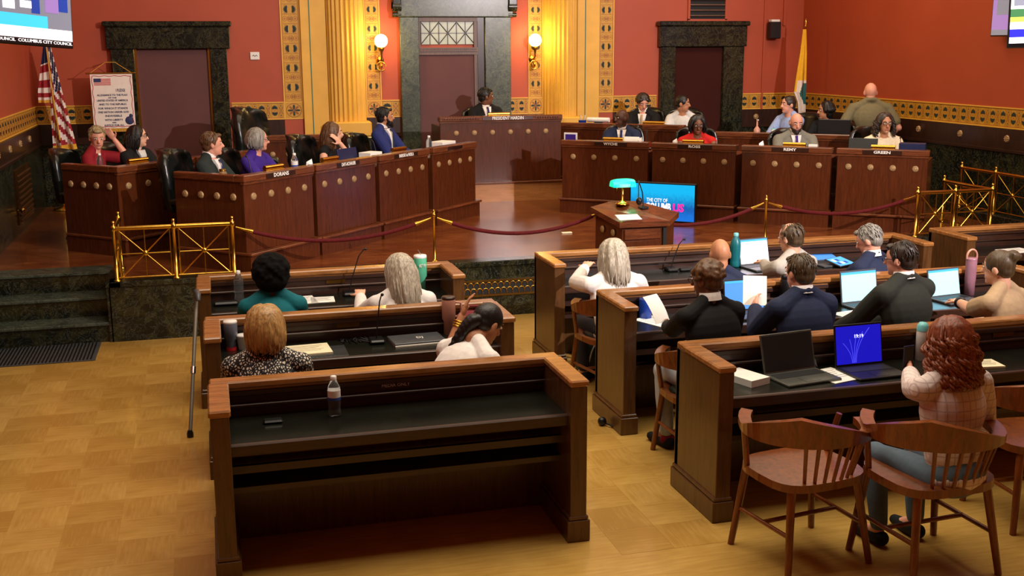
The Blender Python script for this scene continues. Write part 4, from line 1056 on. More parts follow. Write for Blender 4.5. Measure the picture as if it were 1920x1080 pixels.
def person(label, head, face, look=None, pitch=0.0, lean=8, floor_z=0.0, skin='skin_light', top='tee', top_mat='cloth_white', hair='short', hair_mat='hair_dark', hands=None, legs='cloth_charcoal', s=1.0,
           tie=None, glasses=False, beard=None, voxel=.009, curl=.5, shirt='cloth_white', sleeve='long', hair_len=.26, standing=False, tl=.52, neck_fwd=.035, wide=1.0, palms=None, seed=0, group=None, elbows=None, hw=None, neck_up=.138):
    """face / look: heading of body and gaze, degrees, 0 = away from the camera (+Y), positive turns to the left"""
    rng = random.Random(seed+11)
    rz = R(face); look = face if look is None else look; hy = R(look-face)
    t = thing('person', label, 'person', (0, 0, floor_z), rz, group)
    Hw = Vector(head)
    nl = Vector((0, neck_fwd*s, neck_up*s)); rot = Matrix.Rotation(rz, 3, 'Z')
    Nw = Hw-rot @ nl
    t.location = (Nw.x, Nw.y, floor_z)
    if s != 1.0: t.scale = (s, s, s)
    N = Vector((0, 0, (Nw.z-floor_z)/s)); Hc = N+nl/s
    Mh = Matrix.Translation(Hc) @ Matrix.Rotation(hy, 4, 'Z') @ Matrix.Rotation(-R(pitch), 4, 'X')
    le = R(lean)
    def tor(x, y, d):  # torso coordinates: d below the neck base along the spine
        return N+Vector((x, y*math.cos(le)-d*math.sin(le), -d*math.cos(le)-y*math.sin(le)))
    ML = Matrix.Rotation(-le, 4, 'X')
    pel = tor(0, 0, tl)
    body = MB()
    # head
    ell(body, (0, -.004, .018), (.076, .096, .098), Mh); ell(body, (0, .030, -.045), (.056, .062, .072), Mh); ell(body, (0, .070, -.088), (.026, .022, .022), Mh)
    caps(body, [(0, .088, .012), (0, .108, -.022)], [.010, .015], 8, Mh)
    for sx in (-1, 1): ell(body, (sx*.078, -.006, -.012), (.010, .019, .031), Mh)
    caps(body, [N+Vector((0, .006, -.06)), N+Vector((0, .004, .03)), Mh @ Vector((0, -.018, -.06))], [.050, .058, .055], 12)
    ell(body, tor(0, .006, .21), (.150*wide, .082, .17), None, (-le, 0, 0)); ell(body, tor(0, 0, tl*.77), (.135*wide, .09, .16), None, (-le, 0, 0)); ell(body, pel, (.155*wide, .11, .12))
    sh = {}
    for i, sx in ((0, -1), (1, 1)):
        sh[i] = tor(sx*.178*wide, .0, .075)
        caps(body, [tor(sx*.03, 0, .03), sh[i]], [.045, .045])
    hd = hands or [(-.17, .40, -.40), (.17, .40, -.40)]
    if hw:
        hd = list(hd)
        for i in (0, 1):
            if hw[i] is not None: hd[i] = rot.inverted() @ (Vector(hw[i])-Nw)/s
    el = {}; wr_ = {}
    for i, sx in ((0, -1), (1, 1)):
        T = N+Vector(hd[i]); hint = Vector((sx*.55, -.25, -1)) if not elbows else Vector(elbows[i])
        e, w = ik(sh[i], T, .285, .255, hint); el[i] = e; wr_[i] = w
        caps(body, [sh[i], sh[i].lerp(e, .4), e, e.lerp(w, .35), w], [.046, .047, .038, .040, .027])
        pn = Vector((0, 0, -1)) if not palms else Vector(palms[i])
        hand(body, w, (w-e).normalized(), pn, sx, curl)
    # legs
    lg = MB()
    for sx in (-1, 1):
        feet = MB()
        if standing:
            hp = pel+Vector((sx*.09, 0, -.05)); kn = Vector((sx*.10, pel.y+.03, .50)); an = Vector((sx*.11, pel.y, .09))
        else:
            hp = pel+Vector((sx*.09, 0, -.02)); kn = Vector((sx*.13, pel.y+.43, max(.40, min(.55, pel.z-.02)))); an = Vector((sx*.12, pel.y+.38, .09))
        caps(body, [hp, kn, an], [.062, .048, .034]); caps(body, [an, an+Vector((0, .12, -.055))], [.034, .026])
        caps(lg, [hp, hp.lerp(kn, .5), kn, kn.lerp(an, .4), an+Vector((0, 0, .03))], [.088, .080, .064, .060, .048])
        caps(feet, [an+Vector((0, -.03, -.045)), an+Vector((0, .06, -.05)), an+Vector((sx*.01, .17, -.058))], [.042, .042, .030], 10); blob('shoe', feet, 'cloth_black', t, .012, 2)
    ell(lg, pel, (.172*wide, .13, .12)); ell(lg, tor(0, 0, tl*.81), (.145*wide, .105, .06), None, (-le, 0, 0))
    blob('body', body, skin, t, voxel, 2)
    blob('trousers', lg, legs, t, .014, 3)
    # top
    tp = MB(); g = .012 if top != 'suit' else .022
    ell(tp, tor(0, -.004, .19), (.172*wide+g, .108+g, .19), None, (-le, 0, 0)); ell(tp, tor(0, 0, tl*.73), (.148*wide+g, .100+g, .20), None, (-le, 0, 0)); ell(tp, tor(0, 0, tl+.01), (.160*wide+g, .118+g, .10), None, (-le, 0, 0))
    for i, sx in ((0, -1), (1, 1)):
        caps(tp, [tor(sx*.042, -.016, -.012), tor(sx*.11, -.008, .040), tor(sx*.168*wide, -.004, .078)], [.042+g*.6, .047+g*.8, .052+g])
        if sleeve == 'none': continue
        a, e, w = sh[i], el[i], wr_[i]
        if sleeve == 'short': caps(tp, [a, a.lerp(e, .35), a.lerp(e, .68)], [.052+g, .055+g, .056+g])
        else:
            caps(tp, [a, a.lerp(e, .5), e, e.lerp(w, .5), e.lerp(w, .90)], [.052+g, .052+g, .046+g, .042+g*.9, .034+g*.8])
    if top in ('suit', 'blazer') or standing: caps(tp, [tor(-.062, -.010, -.012), tor(-.040, -.050, -.022), tor(0, -.062, -.026), tor(.040, -.050, -.022), tor(.062, -.010, -.012)], .027)
    cloth_nm = {'suit': 'suit_jacket', 'tee': 'top', 'blouse': 'blouse', 'dress': 'dress', 'blazer': 'blazer', 'sweater': 'sweater'}[top]
    blob(cloth_nm, tp, top_mat, t, min(voxel, .009), 3)
    if top == 'suit' or shirt == 'collar':
        cm = 'cloth_white'
        col = MB(); ring_ = []
        Mc = Matrix.Translation(N+Vector((0, -.006, .034))) @ Matrix.Rotation(-.16, 4, 'X')
        col.lathe([(.072, -.02), (.069, .0), (.066, .030), (.061, .030), (.060, -.02)], 24, Mc); col.obj('shirt_collar', cm if shirt == 'collar' else shirt, t)
    if top == 'suit':
        fr = MB(); y0 = .108+g
        vs = []
        for d, hw, dy in ((.005, .062, -.045), (.06, .050, -.012), (.14, .034, .004), (.24, .016, .006), (.30, .004, .004)):
            yy = y0*(1-.0*d)+dy
            for x in (-hw, 0, hw): vs.append(tor(x, yy-(.010 if x else 0), d))
        fs = []
        for j in range(4):
            for k in range(2): a = j*3+k; fs.append((a, a+1, a+4, a+3))
        n0 = len(vs); vs2 = vs+[v+Vector((0, -.03, 0)) for v in vs]
        fs += [tuple(reversed([i+n0 for i in f])) for f in fs]
        bd_ = [0, 1, 2, 5, 8, 11, 14, 13, 12, 9, 6, 3]
        fs += [(bd_[i], bd_[(i+1) % 12], bd_[(i+1) % 12]+n0, bd_[i]+n0) for i in range(12)]
        fr.add([tuple(v) for v in vs2], fs, None, 0, False); fr.obj('shirt_front', shirt if shirt != 'collar' else 'cloth_white', t)
        if tie:
            tt = MB(); pts = [tor(0, y0-.032, .01), tor(0, y0+.004, .05), tor(0, y0+.014, .15), tor(0, y0+.016, .30)]
            tt.tube(pts, [.016, .013, .020, .026], 8, flat=.35); tt.obj('tie', tie, t)
    # face details
    fx = math.cos(R(look)-math.pi)
    for sx in (-1, 1):
        e = MB().sphere((sx*.031, .083, .012), (.0135, .008, .008), 10, 6, Mh).obj('eye', 'eye_white', t)
        MB().sphere((sx*.031, .089, .012), (.0065, .004, .0065), 8, 6, Mh).obj('iris', 'eye_dark', e)
    for sx in (-1, 1):
        brow = MB(); brow.tube([Mh @ Vector(p) for p in ((sx*.050, .076, .030), (sx*.032, .090, .036), (sx*.014, .092, .031))], [.003, .0045, .004], 6)
        brow.obj('eyebrow', hair_mat if hair != 'bald' else 'hair_dark', t)
    MB().sphere((0, .085, -.062), (.024, .010, .0075), 10, 6, Mh).obj('lips', 'lip', t)
    if glasses:
        gl = MB()
        for sx in (-1, 1):
            gl.tube([Mh @ Vector((sx*.033+.024*math.cos(a), .100, .012+.019*math.sin(a))) for a in [k*math.pi/8 for k in range(17)]], .0022, 5)
            gl.tube([Mh @ Vector(p) for p in ((sx*.057, .100, .016), (sx*.079, .05, .014), (sx*.082, -.01, .006))], .0022, 5)
        gl.tube([Mh @ Vector((-.010, .101, .014)), Mh @ Vector((.010, .101, .014))], .0022, 5)
        gl.obj('glasses', 'black_plastic', t)
    if beard:
        bb = MB(); ell(bb, (0, .040, -.075), (.060, .056, .052), Mh); ell(bb, (0, .076, -.10), (.034, .026, .040), Mh); caps(bb, [(-.06, .035, -.05), (-.072, .01, -.01)], [.016, .010], 8, Mh); caps(bb, [(.06, .035, -.05), (.072, .01, -.01)], [.016, .010], 8, Mh)
        blob('beard', bb, beard, t, .008, 2)
    # hair
    hb = MB()
    def cap_(k=1.0, up=.026, bk=-.016):
        ell(hb, (0, bk, up), (.083*k, .100*k, .096*k), Mh)
    if hair == 'short':
        cap_(1.0, .030, -.020); ell(hb, (0, -.050, -.020), (.072, .058, .062), Mh)
        for sx in (-1, 1): caps(hb, [(sx*.074, .012, .03), (sx*.076, .012, -.005)], [.014, .008], 8, Mh)
        ell(hb, (0, .060, .088), (.050, .032, .022), Mh)
    elif hair == 'thin':
        ell(hb, (0, -.026, .016), (.083, .092, .094), Mh); ell(hb, (0, -.052, -.030), (.070, .056, .055), Mh)
    elif hair == 'fringe':
        ell(hb, (0, -.046, -.012), (.080, .066, .050), Mh)
    elif hair == 'afro':
        cap_(1.0); ell(hb, (0, -.030, .026), (.130, .125, .120), Mh); ell(hb, (0, -.050, -.05), (.112, .092, .080), Mh)
        for k in range(160):
            th = rng.uniform(-2.7, 2.7); ph = rng.uniform(0, 2.1); q = .120
            ell(hb, (q*1.03*math.sin(ph)*math.sin(th), -q*math.sin(ph)*math.cos(th)-.034, .018+q*math.cos(ph)), (.016, .016, .016), Mh)
    elif hair in ('curly', 'curly_short'):
        cap_(1.02, .034, -.018); ell(hb, (0, -.048, -.015), (.078, .062, .065), Mh)
        for k in range(90):
            th = rng.uniform(-2.5, 2.5); ph = rng.uniform(0, 1.75); q = .094
            x, y, z = q*math.sin(ph)*math.sin(th), -q*1.1*math.sin(ph)*math.cos(th)-.018, .028+q*math.cos(ph)
            if y > .055 and z < .085: continue
            ell(hb, (x, y, z), (.017, .017, .016), Mh)
    elif hair == 'bun':
        cap_(1.01, .026, -.014); ell(hb, (0, -.05, -.02), (.070, .055, .055), Mh); ell(hb, (.01, -.095, .075), (.050, .045, .042), Mh); caps(hb, [(-.02, -.11, .09), (.03, -.13, .07), (.045, -.10, .05)], [.018, .02, .016], 8, Mh)
    elif hair == 'braid':
        cap_(1.01, .026, -.014); ell(hb, (0, -.045, -.015), (.076, .060, .062), Mh)
    else:
        cap_(1.02, .026, -.016)
    vox_h = .008
    nm = 'hair'
    if hair != 'bald':
        if hair in ('bob', 'long', 'long_curly', 'short_bob'):
            lim = {'bob': 118, 'long': 112, 'long_curly': 116, 'short_bob': 115}[hair]
            locks(hb, Mh, 26, (-lim, lim), hair_len, .019, 1, .003, 0, rng, tuck=.10 if hair != 'long_curly' else -.15, back=.12 if hair == 'long' else 0)
            ell(hb, (0, -.035, -.04), (.080, .070, .085), Mh)
        ho = blob(nm, hb, hair_mat, t, vox_h, 2)
        if hair in ('bob', 'long', 'long_curly', 'short_bob'):
            st_ = MB(); nl_ = 110 if hair != 'long_curly' else 130
            locks(st_, Mh, nl_, (-lim, lim), hair_len*1.03, .0065 if hair != 'long_curly' else .009, 1, .010, .0 if hair != 'long_curly' else .014, rng, spread=1.07, tuck=.08 if hair != 'long_curly' else -.18, back=.12 if hair == 'long' else 0, segs=9 if hair != 'long_curly' else 26)
            st_.obj('hair_strands', hair_mat, ho)
        if hair in ('short', 'thin'):
            st_ = MB()
            for k in range(120):
                th = rng.uniform(-2.6, 2.6); ph = rng.uniform(.1, 1.7); q = .095
                if hair == 'thin' and ph < .5: continue
                x, y, z = q*math.sin(ph)*math.sin(th)*.88, -q*1.05*math.sin(ph)*math.cos(th)-.018, .028+q*math.cos(ph)
                if y > .03 and z < .10: continue
                nrm = Vector((x, y+.018, z-.028)).normalized(); dn = Vector((nrm.x*.3, nrm.y*.3-.2, -1)); dn = (dn-nrm*dn.dot(nrm)).normalized()
                p0 = Vector((x, y, z))*1.0; st_.tube([Mh @ (p0), Mh @ (p0+dn*.018+nrm*.005), Mh @ (p0+dn*.034)], [.004, .0045, .001], 4)
            st_.obj('hair_strands', hair_mat, ho)
    return t, Mh, N, sh, el, wr_
PEOPLE = {}
def P_(key, *a, **k): PEOPLE[key] = person(*a, **k); return PEOPLE[key]
# --- main floor, seen from behind
P_('F1', 'person with round black hair in a teal top, left front-row bench', on_z(508, 514, 1.075), 0, 0, 14, 12, skin='skin_dark', top='blouse', top_mat='cloth_teal', hair='afro', hair_mat='hair_afro', tl=0.44, seed=1, wide=.98)
P_('F2', 'woman with long silver-blond hair in a white top, left front-row bench', on_z(750, 508, 1.05), 4, 18, 10, 12, top='blouse', top_mat='cloth_white', hair='long', hair_mat='hair_silver', hair_len=.30, hands=[(-.34, .34, -.40), (.18, .36, -.42)], tl=0.44, hw=[on_y(676, 556, 8.2), None], seed=2, wide=1.05)
P_('F3', 'woman with blond bob in a black and white spotted blouse, middle row', on_z(497, 612, 1.065), -4, -4, 8, 10, top='blouse', top_mat='cloth_dotted', hair='bob', hair_mat='hair_blond', hair_len=.17, tl=0.44, seed=3, wide=1.08)
f4 = P_('F4', 'woman with a black braid in a white tee leaning to her bag, middle row', on_z(914, 606, 1.00), -58, -64, 34, 40, skin='skin_tan', top='tee', top_mat='cloth_white', sleeve='short', hair='braid', hair_mat='hair_black', hands=[(-.10, .36, -.02), (.20, .34, -.36)], tl=.40, hw=[on_y(866, 594, 6.66), None], seed=4, voxel=.006, neck_fwd=.12, neck_up=.10, elbows=[(-.5, .1, -1), (.5, -.2, -1)], palms=[(.6, .6, -.3), (0, 0, -1)], curl=.35)
P_('F5', 'woman with long silver hair in a cream blazer, right front-row bench', on_z(1148, 478, 1.06), 2, 6, 6, 10, top='blazer', top_mat='cloth_white', hair='long', hair_mat='hair_silver', hair_len=.25, hands=[(-.20, .30, -.10), (.24, .34, -.36)], elbows=[(-1, -.2, -.55), (.8, -.2, -.8)], tl=0.44, hw=[on_y(1097, 502, 8.30), None], seed=5, wide=1.12, voxel=.007)
P_('F6', 'bald person in dark blue, low in the right front row', on_z(1350, 476, 1.02), -10, -10, 12, 18, skin='skin_tan', top='blouse', top_mat='cloth_navy', hair='bald', tl=0.44, seed=6, wide=.95)
P_('F7', 'man with thinning dark hair in a grey shirt typing at a laptop, front row', on_z(1482, 446, 1.1), 18, 26, 12, 14, top='blouse', top_mat='cloth_shirtgrey', hair='thin', hair_mat='hair_olive', hands=[(-.20, .42, -.30), (.10, .42, -.34)], tl=0.46, hw=[on_y(1430, 492, 8.42), None], seed=7, voxel=.007)
P_('F8', 'grey-haired man in a navy suit bending over his papers, front row', on_z(1629, 450, 1.07), 20, 42, 26, 20, skin='skin_pink', top='suit', top_mat='cloth_navy', hair='short', hair_mat='hair_grey', tl=0.44, seed=8)
P_('F9', 'person with short curly hair, glasses and a black sweater, middle row', on_z(1325, 524, 1.165), 12, 34, 10, 14, skin='skin_brown', top='sweater', top_mat='cloth_black', shirt='collar', hair='curly', hair_mat='hair_brown', glasses=True, legs='cloth_palejeans', hands=[(-.26, .36, -.30), (.20, .36, -.36)], palms=[(1, .2, -.2), (0, 0, -1)], tl=0.5, hw=[on_y(1249, 612, 6.78), None], seed=9, wide=1.1, voxel=.007)
P_('F10', 'man with cropped brown hair in a navy suit holding a page, middle row', on_z(1499, 511, 1.165), 6, 14, 8, 12, skin='skin_pink', top='suit', top_mat='cloth_navy', hair='short', hair_mat='hair_olive', hands=[(-.24, .36, -.24), (.20, .36, -.38)], palms=[(1, .2, -.1), (0, 0, -1)], tl=0.5, hw=[on_y(1416, 578, 6.74), None], seed=10, wide=1.05, voxel=.007)
P_('F11', 'man with dark hair and glasses in an olive-black suit, middle row', on_z(1688, 486, 1.19), 14, 34, 8, 12, skin='skin_pink', top='suit', top_mat='cloth_suit', hair='short', hair_mat='hair_dark', glasses=True, tl=0.5, seed=11, wide=1.12)
P_('F12', 'woman with hair in a bun and a tan top typing, right edge', on_z(1872, 502, 1.14), 22, 32, 8, 16, top='tee', top_mat='cloth_tan', hair='bun', hair_mat='hair_olive', sleeve='short', hands=[(-.24, .36, -.30), (.10, .40, -.36)], tl=0.5, hw=[on_y(1783, 566, 6.80), None], seed=12, wide=1.05, voxel=.007)
P_('F13', 'red-haired woman in a plaid shirt seated nearest the camera', on_z(1778, 640, 1.17), 6, 12, 10, 8, skin='skin_pink', top='blouse', top_mat='cloth_plaid', hair='long_curly', hair_mat='hair_red', hair_len=.24, legs='cloth_jeans', hands=[(-.24, .28, -.18), (.26, .30, -.30)], elbows=[(-.6, -.5, -1), (.5, -.2, -1)], palms=[(.9, .2, 0), (0, 0, -1)], hw=[on_y(1703, 694, 5.08), None], seed=13, voxel=.006, curl=.3)
# braid and bracelet of F4
t4, Mh4, N4, sh4, el4, wr4 = f4
br = MB(); k0 = Mh4 @ Vector((0, -.10, -.02)); k3 = N4+Vector((-.14, -.15, -.20))
path = [k0, Mh4 @ Vector((-.01, -.135, -.06)), k0.lerp(k3, .5)+Vector((-.02, -.03, 0)), k3]
def bez(p, u):
    p = list(p)
    while len(p) > 1: p = [p[i].lerp(p[i+1], u) for i in range(len(p)-1)]
    return p[0]
for k in range(22):
    u = k/21; c = bez(path, u); r = .036*(1-u)**.6+.010
    for ph in (0, 2.1, 4.2): ell(br, tuple(c+Vector((math.cos(k*1.1+ph), math.sin(k*1.1+ph), 0))*r*.45), (r*.72, r*.72, r*.8))
blob('braid', br, 'hair_black', t4, .006, 1)
bc = MB(); w_ = wr4[0]; d_ = (wr4[0]-el4[0]).normalized()
for q in (.035, .05, .065): 
    cc = w_-d_*q; a_ = d_.cross(Vector((0, 0, 1))).normalized(); b_ = a_.cross(d_)
    bc.tube([cc+(a_*math.cos(k*math.pi/8)+b_*math.sin(k*math.pi/8))*.036 for k in range(17)], .0055, 6)
bc.obj('gold_bracelet', 'gold', t4)
# watch of F12
t12, _, N12, sh12, el12, wr12 = PEOPLE['F12']
bc = MB(); w_ = wr12[0]; d_ = (wr12[0]-el12[0]).normalized(); a_ = d_.cross(Vector((0, 0, 1))).normalized(); b_ = a_.cross(d_); cc = w_-d_*.02
bc.tube([cc+(a_*math.cos(k*math.pi/8)+b_*math.sin(k*math.pi/8))*.034 for k in range(17)], .010, 6); bc.obj('black_watch', 'black_plastic', t12)

# --- dais
faceL = math.degrees(math.atan2(-.72, -.69)); faceR = 140.0
def dL(px, py, off): return at_line(px, py, LA, LB, off)
def dR(px, py, off): return at_line(px, py, RA, RB_, off)
def seat_chair(key, label, rot=None, s=.86, tufted=True, back=.02, mat='leather_black'):
    t = PEOPLE[key][0]; rz = t.rotation_euler[2] if rot is None else R(rot)
    f = Vector((-math.sin(rz), math.cos(rz), 0)); pz = (PEOPLE[key][2].z-.52)*t.scale[0]
    loc = Vector((t.location.x, t.location.y, t.location.z))-f*(.10+back)
    return leather_chair(label, loc, rz, tufted, s, mat=mat)
D = dict(floor_z=DZ)
P_('D1', 'woman with short blond hair in a crimson top touching her ear, far left', dL(182, 258, 2.75), faceL+25, -165, 14, 8, skin='skin_pink', top='blouse', top_mat='cloth_crimson', sleeve='short', hair='short', hair_mat='hair_ash', hands=[(-.20, .14, .10), (.18, .30, -.38)], elbows=[(-.3, .6, -1), (.5, -.2, -1)], palms=[(1, 0, 0), (0, 0, -1)], seed=21, **D)
P_('D2', 'woman with long black hair in a black jacket looking right, outer left row', dL(258, 256, 2.65), faceL+10, -95, 2, 6, skin='skin_light', top='suit', top_mat='cloth_black', shirt='cloth_pale', hair='long', hair_mat='hair_black', hair_len=.18, glasses=True, seed=22, **D)
P_('D3', 'man with brown hair in a dark green suit looking right, left row', dL(398, 270, 0.98), faceL+20, -84, 2, 4, skin='skin_pink', top='suit', top_mat='cloth_green', tie='cloth_tie', hair='short', hair_mat='hair_brown', seed=23, **D)
P_('D4', 'woman with grey bob, glasses and a purple top, left row', dL(484, 262, 0.98), faceL+15, -88, 4, 6, skin='skin_pink', top='blouse', top_mat='cloth_purple', hair='short_bob', hair_mat='hair_grey', hair_len=.12, glasses=True, seed=24, wide=1.15, **D)
P_('D5', 'woman with long brown hair and black dress resting her cheek on her hand', dL(625, 249, 0.98), faceL+12, -92, 4, 10, skin='skin_light', top='dress', top_mat='cloth_black', sleeve='none', hair='long', hair_mat='hair_brown', hair_len=.22, hands=[(.05, .14, .02), (.20, .28, -.36)], elbows=[(-.3, .8, -1), (.5, 0, -1)], palms=[(0, -1, 0), (0, 0, -1)], seed=25, **D)
P_('D6', 'bearded man in a bright navy suit looking right, beside the rostrum', dL(722, 219, 0.98), faceL+12, -92, 0, 0, skin='skin_tan', top='suit', top_mat='cloth_blue', tie='cloth_navy', hair='short', hair_mat='hair_black', beard='hair_black', seed=26, wide=1.05, **D)
P_('D7', 'man in a black suit presiding at the rostrum, looking right', on_y(911, 181, 15.36), 185, -88, 4, -4, skin='skin_brown', top='suit', top_mat='cloth_black', tie='cloth_tie', hair='short', hair_mat='hair_black', seed=27, floor_z=DZ+.27)
P_('D8', 'man with curly dark hair and dark suit looking down, below the right column', dR(1205, 192, 2.5), faceR+10, 175, 28, 14, skin='skin_pink', top='suit', top_mat='cloth_black', hair='curly', hair_mat='hair_dark', tie='cloth_tan', seed=28, floor_z=DZ+.15)
P_('D9', 'woman in a pale grey tee in front of the right doorway', dR(1280, 194, 2.45), faceR+10, -130, 6, 6, skin='skin_tan', top='tee', top_mat='cloth_pale', sleeve='short', hair='braid', hair_mat='hair_black', seed=29, floor_z=DZ+.15)
P_('D10', 'bald man in a navy suit looking left, right row beside the rostrum', dR(1166, 222, 0.95), faceR+16, 104, 0, 0, skin='skin_dark', top='suit', top_mat='cloth_navy', tie='cloth_tie', hair='bald', seed=30, **D)
P_('D11', 'woman with dark bob in a bright red sleeveless dress, right row', dR(1308, 234, 0.95), faceR+18, 166, 16, 8, skin='skin_brown', top='dress', top_mat='cloth_red', sleeve='none', hair='bob', hair_mat='hair_black', hair_len=.13, glasses=True, seed=31, wide=1.12, **D)
P_('D12', 'woman in a light blue top seen in profile by the city flag', dR(1478, 196, 2.5), 110, 95, 2, 6, skin='skin_pink', top='blouse', top_mat='cloth_lightblue', hair='braid', hair_mat='hair_dark', seed=32, floor_z=DZ+.12)
P_('D13', 'bald man with dark beard in a grey suit, right row', dR(1493, 230, 0.95), faceR+22, 166, 16, 4, skin='skin_pink', top='suit', top_mat='cloth_grey', tie='cloth_purple', hair='fringe', hair_mat='hair_dark', beard='hair_dark', seed=33, wide=1.12, **D)
P_('D14', 'person with dark hair and dark clothes looking left, behind the right row', dR(1548, 207, 2.6), 120, 80, 6, 10, skin='skin_tan', top='blouse', top_mat='cloth_black', hair='short_bob', hair_mat='hair_black', hair_len=.06, seed=34, **D)
P_('D15', 'bald man in an olive shirt standing with his back turned by the right wall', dR(1632, 173, 2.5), -20, -20, 6, 6, skin='skin_pink', top='tee', top_mat='cloth_olive', sleeve='short', hair='bald', neck_up=.115, hands=[(-.22, .10, -.46), (.22, .10, -.46)], standing=True, legs='cloth_charcoal', seed=35, wide=1.2, s=1.06, **D)
P_('D16', 'woman with long dark curls, glasses and a cream jacket, right row', dR(1659, 232, 0.95), faceR+26, 168, 4, 4, skin='skin_tan', top='blazer', top_mat='cloth_cream', hair='long_curly', hair_mat='hair_dark', hair_len=.17, glasses=True, seed=36, **D)
seat_chair('D1', 'plain grey-black leather armchair under the woman in crimson, beside the flag', tufted=False, s=.84)
seat_chair('D2', 'black leather chair behind the woman with black hair, outer left row', tufted=False)
seat_chair('D3', 'tufted black leather chair behind the man in the dark green suit', s=.9)
seat_chair('D4', 'tufted black leather chair behind the woman in purple')
seat_chair('D5', 'tufted black leather chair behind the woman resting her cheek on her hand', s=.9)
seat_chair('D6', 'tufted black leather chair behind the man in the bright navy suit')
seat_chair('D7', 'black leather chair behind the presiding man at the rostrum', s=.80, back=-.04)
seat_chair('D8', 'black office chair behind the curly-haired man in the dark suit', tufted=False)
seat_chair('D9', 'black office chair behind the woman in the pale grey tee', tufted=False)
seat_chair('D10', 'tufted black leather chair behind the bald man in the navy suit')
seat_chair('D11', 'tufted black leather chair behind the woman in the red dress', s=.86)
seat_chair('D12', 'black office chair behind the woman in light blue', tufted=False)
seat_chair('D13', 'tufted black leather chair behind the bearded man in grey')
seat_chair('D14', 'black office chair behind the dark-haired person near the right wall', tufted=False)
seat_chair('D16', 'tufted black leather chair behind the woman in the cream jacket', s=.9)
# ------------------------------------------------------------------ things on the desks
glass('clear_plastic', (225, 232, 235), .06, trans=.95); glass('jar_glass', (190, 160, 110), .1, trans=.6)
plain('tumbler_green', (92, 190, 150), .35); plain('tumbler_pink', (196, 140, 120), .4); plain('tumbler_grey', (122, 128, 146), .4, .3); plain('tumbler_mauve', (150, 104, 118), .4); plain('mug_blue', (26, 66, 170), .3)
plain('teal_bottle', (20, 110, 120), .35); plain('label_blue', (40, 74, 160), .5); plain('red_plastic', (190, 30, 40), .4); plain('teal_cap', (120, 200, 205), .4); plain('navy_plastic', (24, 34, 70), .4)
plain('laptop_grey', (96, 98, 92), .35, .5); plain('laptop_dark', (34, 36, 34), .35, .3); plain('key_dark', (20, 21, 22), .5); plain('tissue', (244, 242, 238), .9, 0, .03)
emit('screen_white', (244, 240, 255), 1.15); emit('screen_cyan', (150, 220, 244), 1.05); emit('screen_blue', (70, 130, 205), .8); emit('screen_deepblue', (22, 22, 190), .9); emit('screen_sky', (60, 150, 230), 1.0)
emit('wave_blue', (90, 90, 235), .9)
def water_bottle(label, p, s=1.0, lab=True, capm='white_plastic', bodym='clear_plastic', group='water bottles'):
    t = thing('water_bottle', label, 'bottle', p, random.uniform(0, 6), group); t.scale = (s, s, s)
    MB().lathe([(.0, .002), (.028, 0), (.032, .008), (.031, .03), (.029, .045), (.032, .06), (.032, .13), (.030, .15), (.016, .182), (.0135, .185), (.0135, .19)], 18).obj('bottle_body', bodym, t)
    MB().lathe([(.0155, .188), (.0155, .205), (.012, .208), (0, .208)], 14).obj('cap', capm, t)
    if lab:
        l = MB().lathe([(.0326, .085), (.0326, .135)], 18).obj('label', 'white_plastic', t)
        MB().lathe([(.0330, .085), (.0330, .100)], 18).obj('blue_band', 'label_blue', l)
    return t
def tumbler(label, p, h, r, mat, lid='white_plastic', handle=0, straw=False, taper=.75, group=None, rot=0.0, text=None, basem=None):
    t = thing('tumbler', label, 'tumbler', p, rot, group)
    MB().lathe([(0, .0), (r*taper, .0), (r*taper, h*.34), (r*.98, h*.40), (r, h*.9), (r*.98, h*.91)], 20).obj('cup', mat, t)
    MB().lathe([(r*1.0, h*.90), (r*1.02, h*.93), (r*.95, h*.97), (0, h*.97)], 20).obj('lid', lid, t)
    if basem: MB().lathe([(r*taper*1.04, 0), (r*taper*1.04, h*.10)], 20).obj('base_band', basem, t)
    if handle: MB().tube([(handle*r*.95, 0, h*.82), (handle*r*1.75, 0, h*.80), (handle*r*1.85, 0, h*.60), (handle*r*1.7, 0, h*.46), (handle*r*.95, 0, h*.45)], .009, 8).obj('handle', mat, t)
    if straw: MB().tube([(.01, 0, h*.95), (-.015, 0, h*1.10)], .004, 6).obj('straw', 'clear_plastic', t)
    if text:
        o = text_obj(text, r*.7, 'white_print', t, TM(0, -r-.002, h*.70, R(90)), width=r*1.1)
    return t
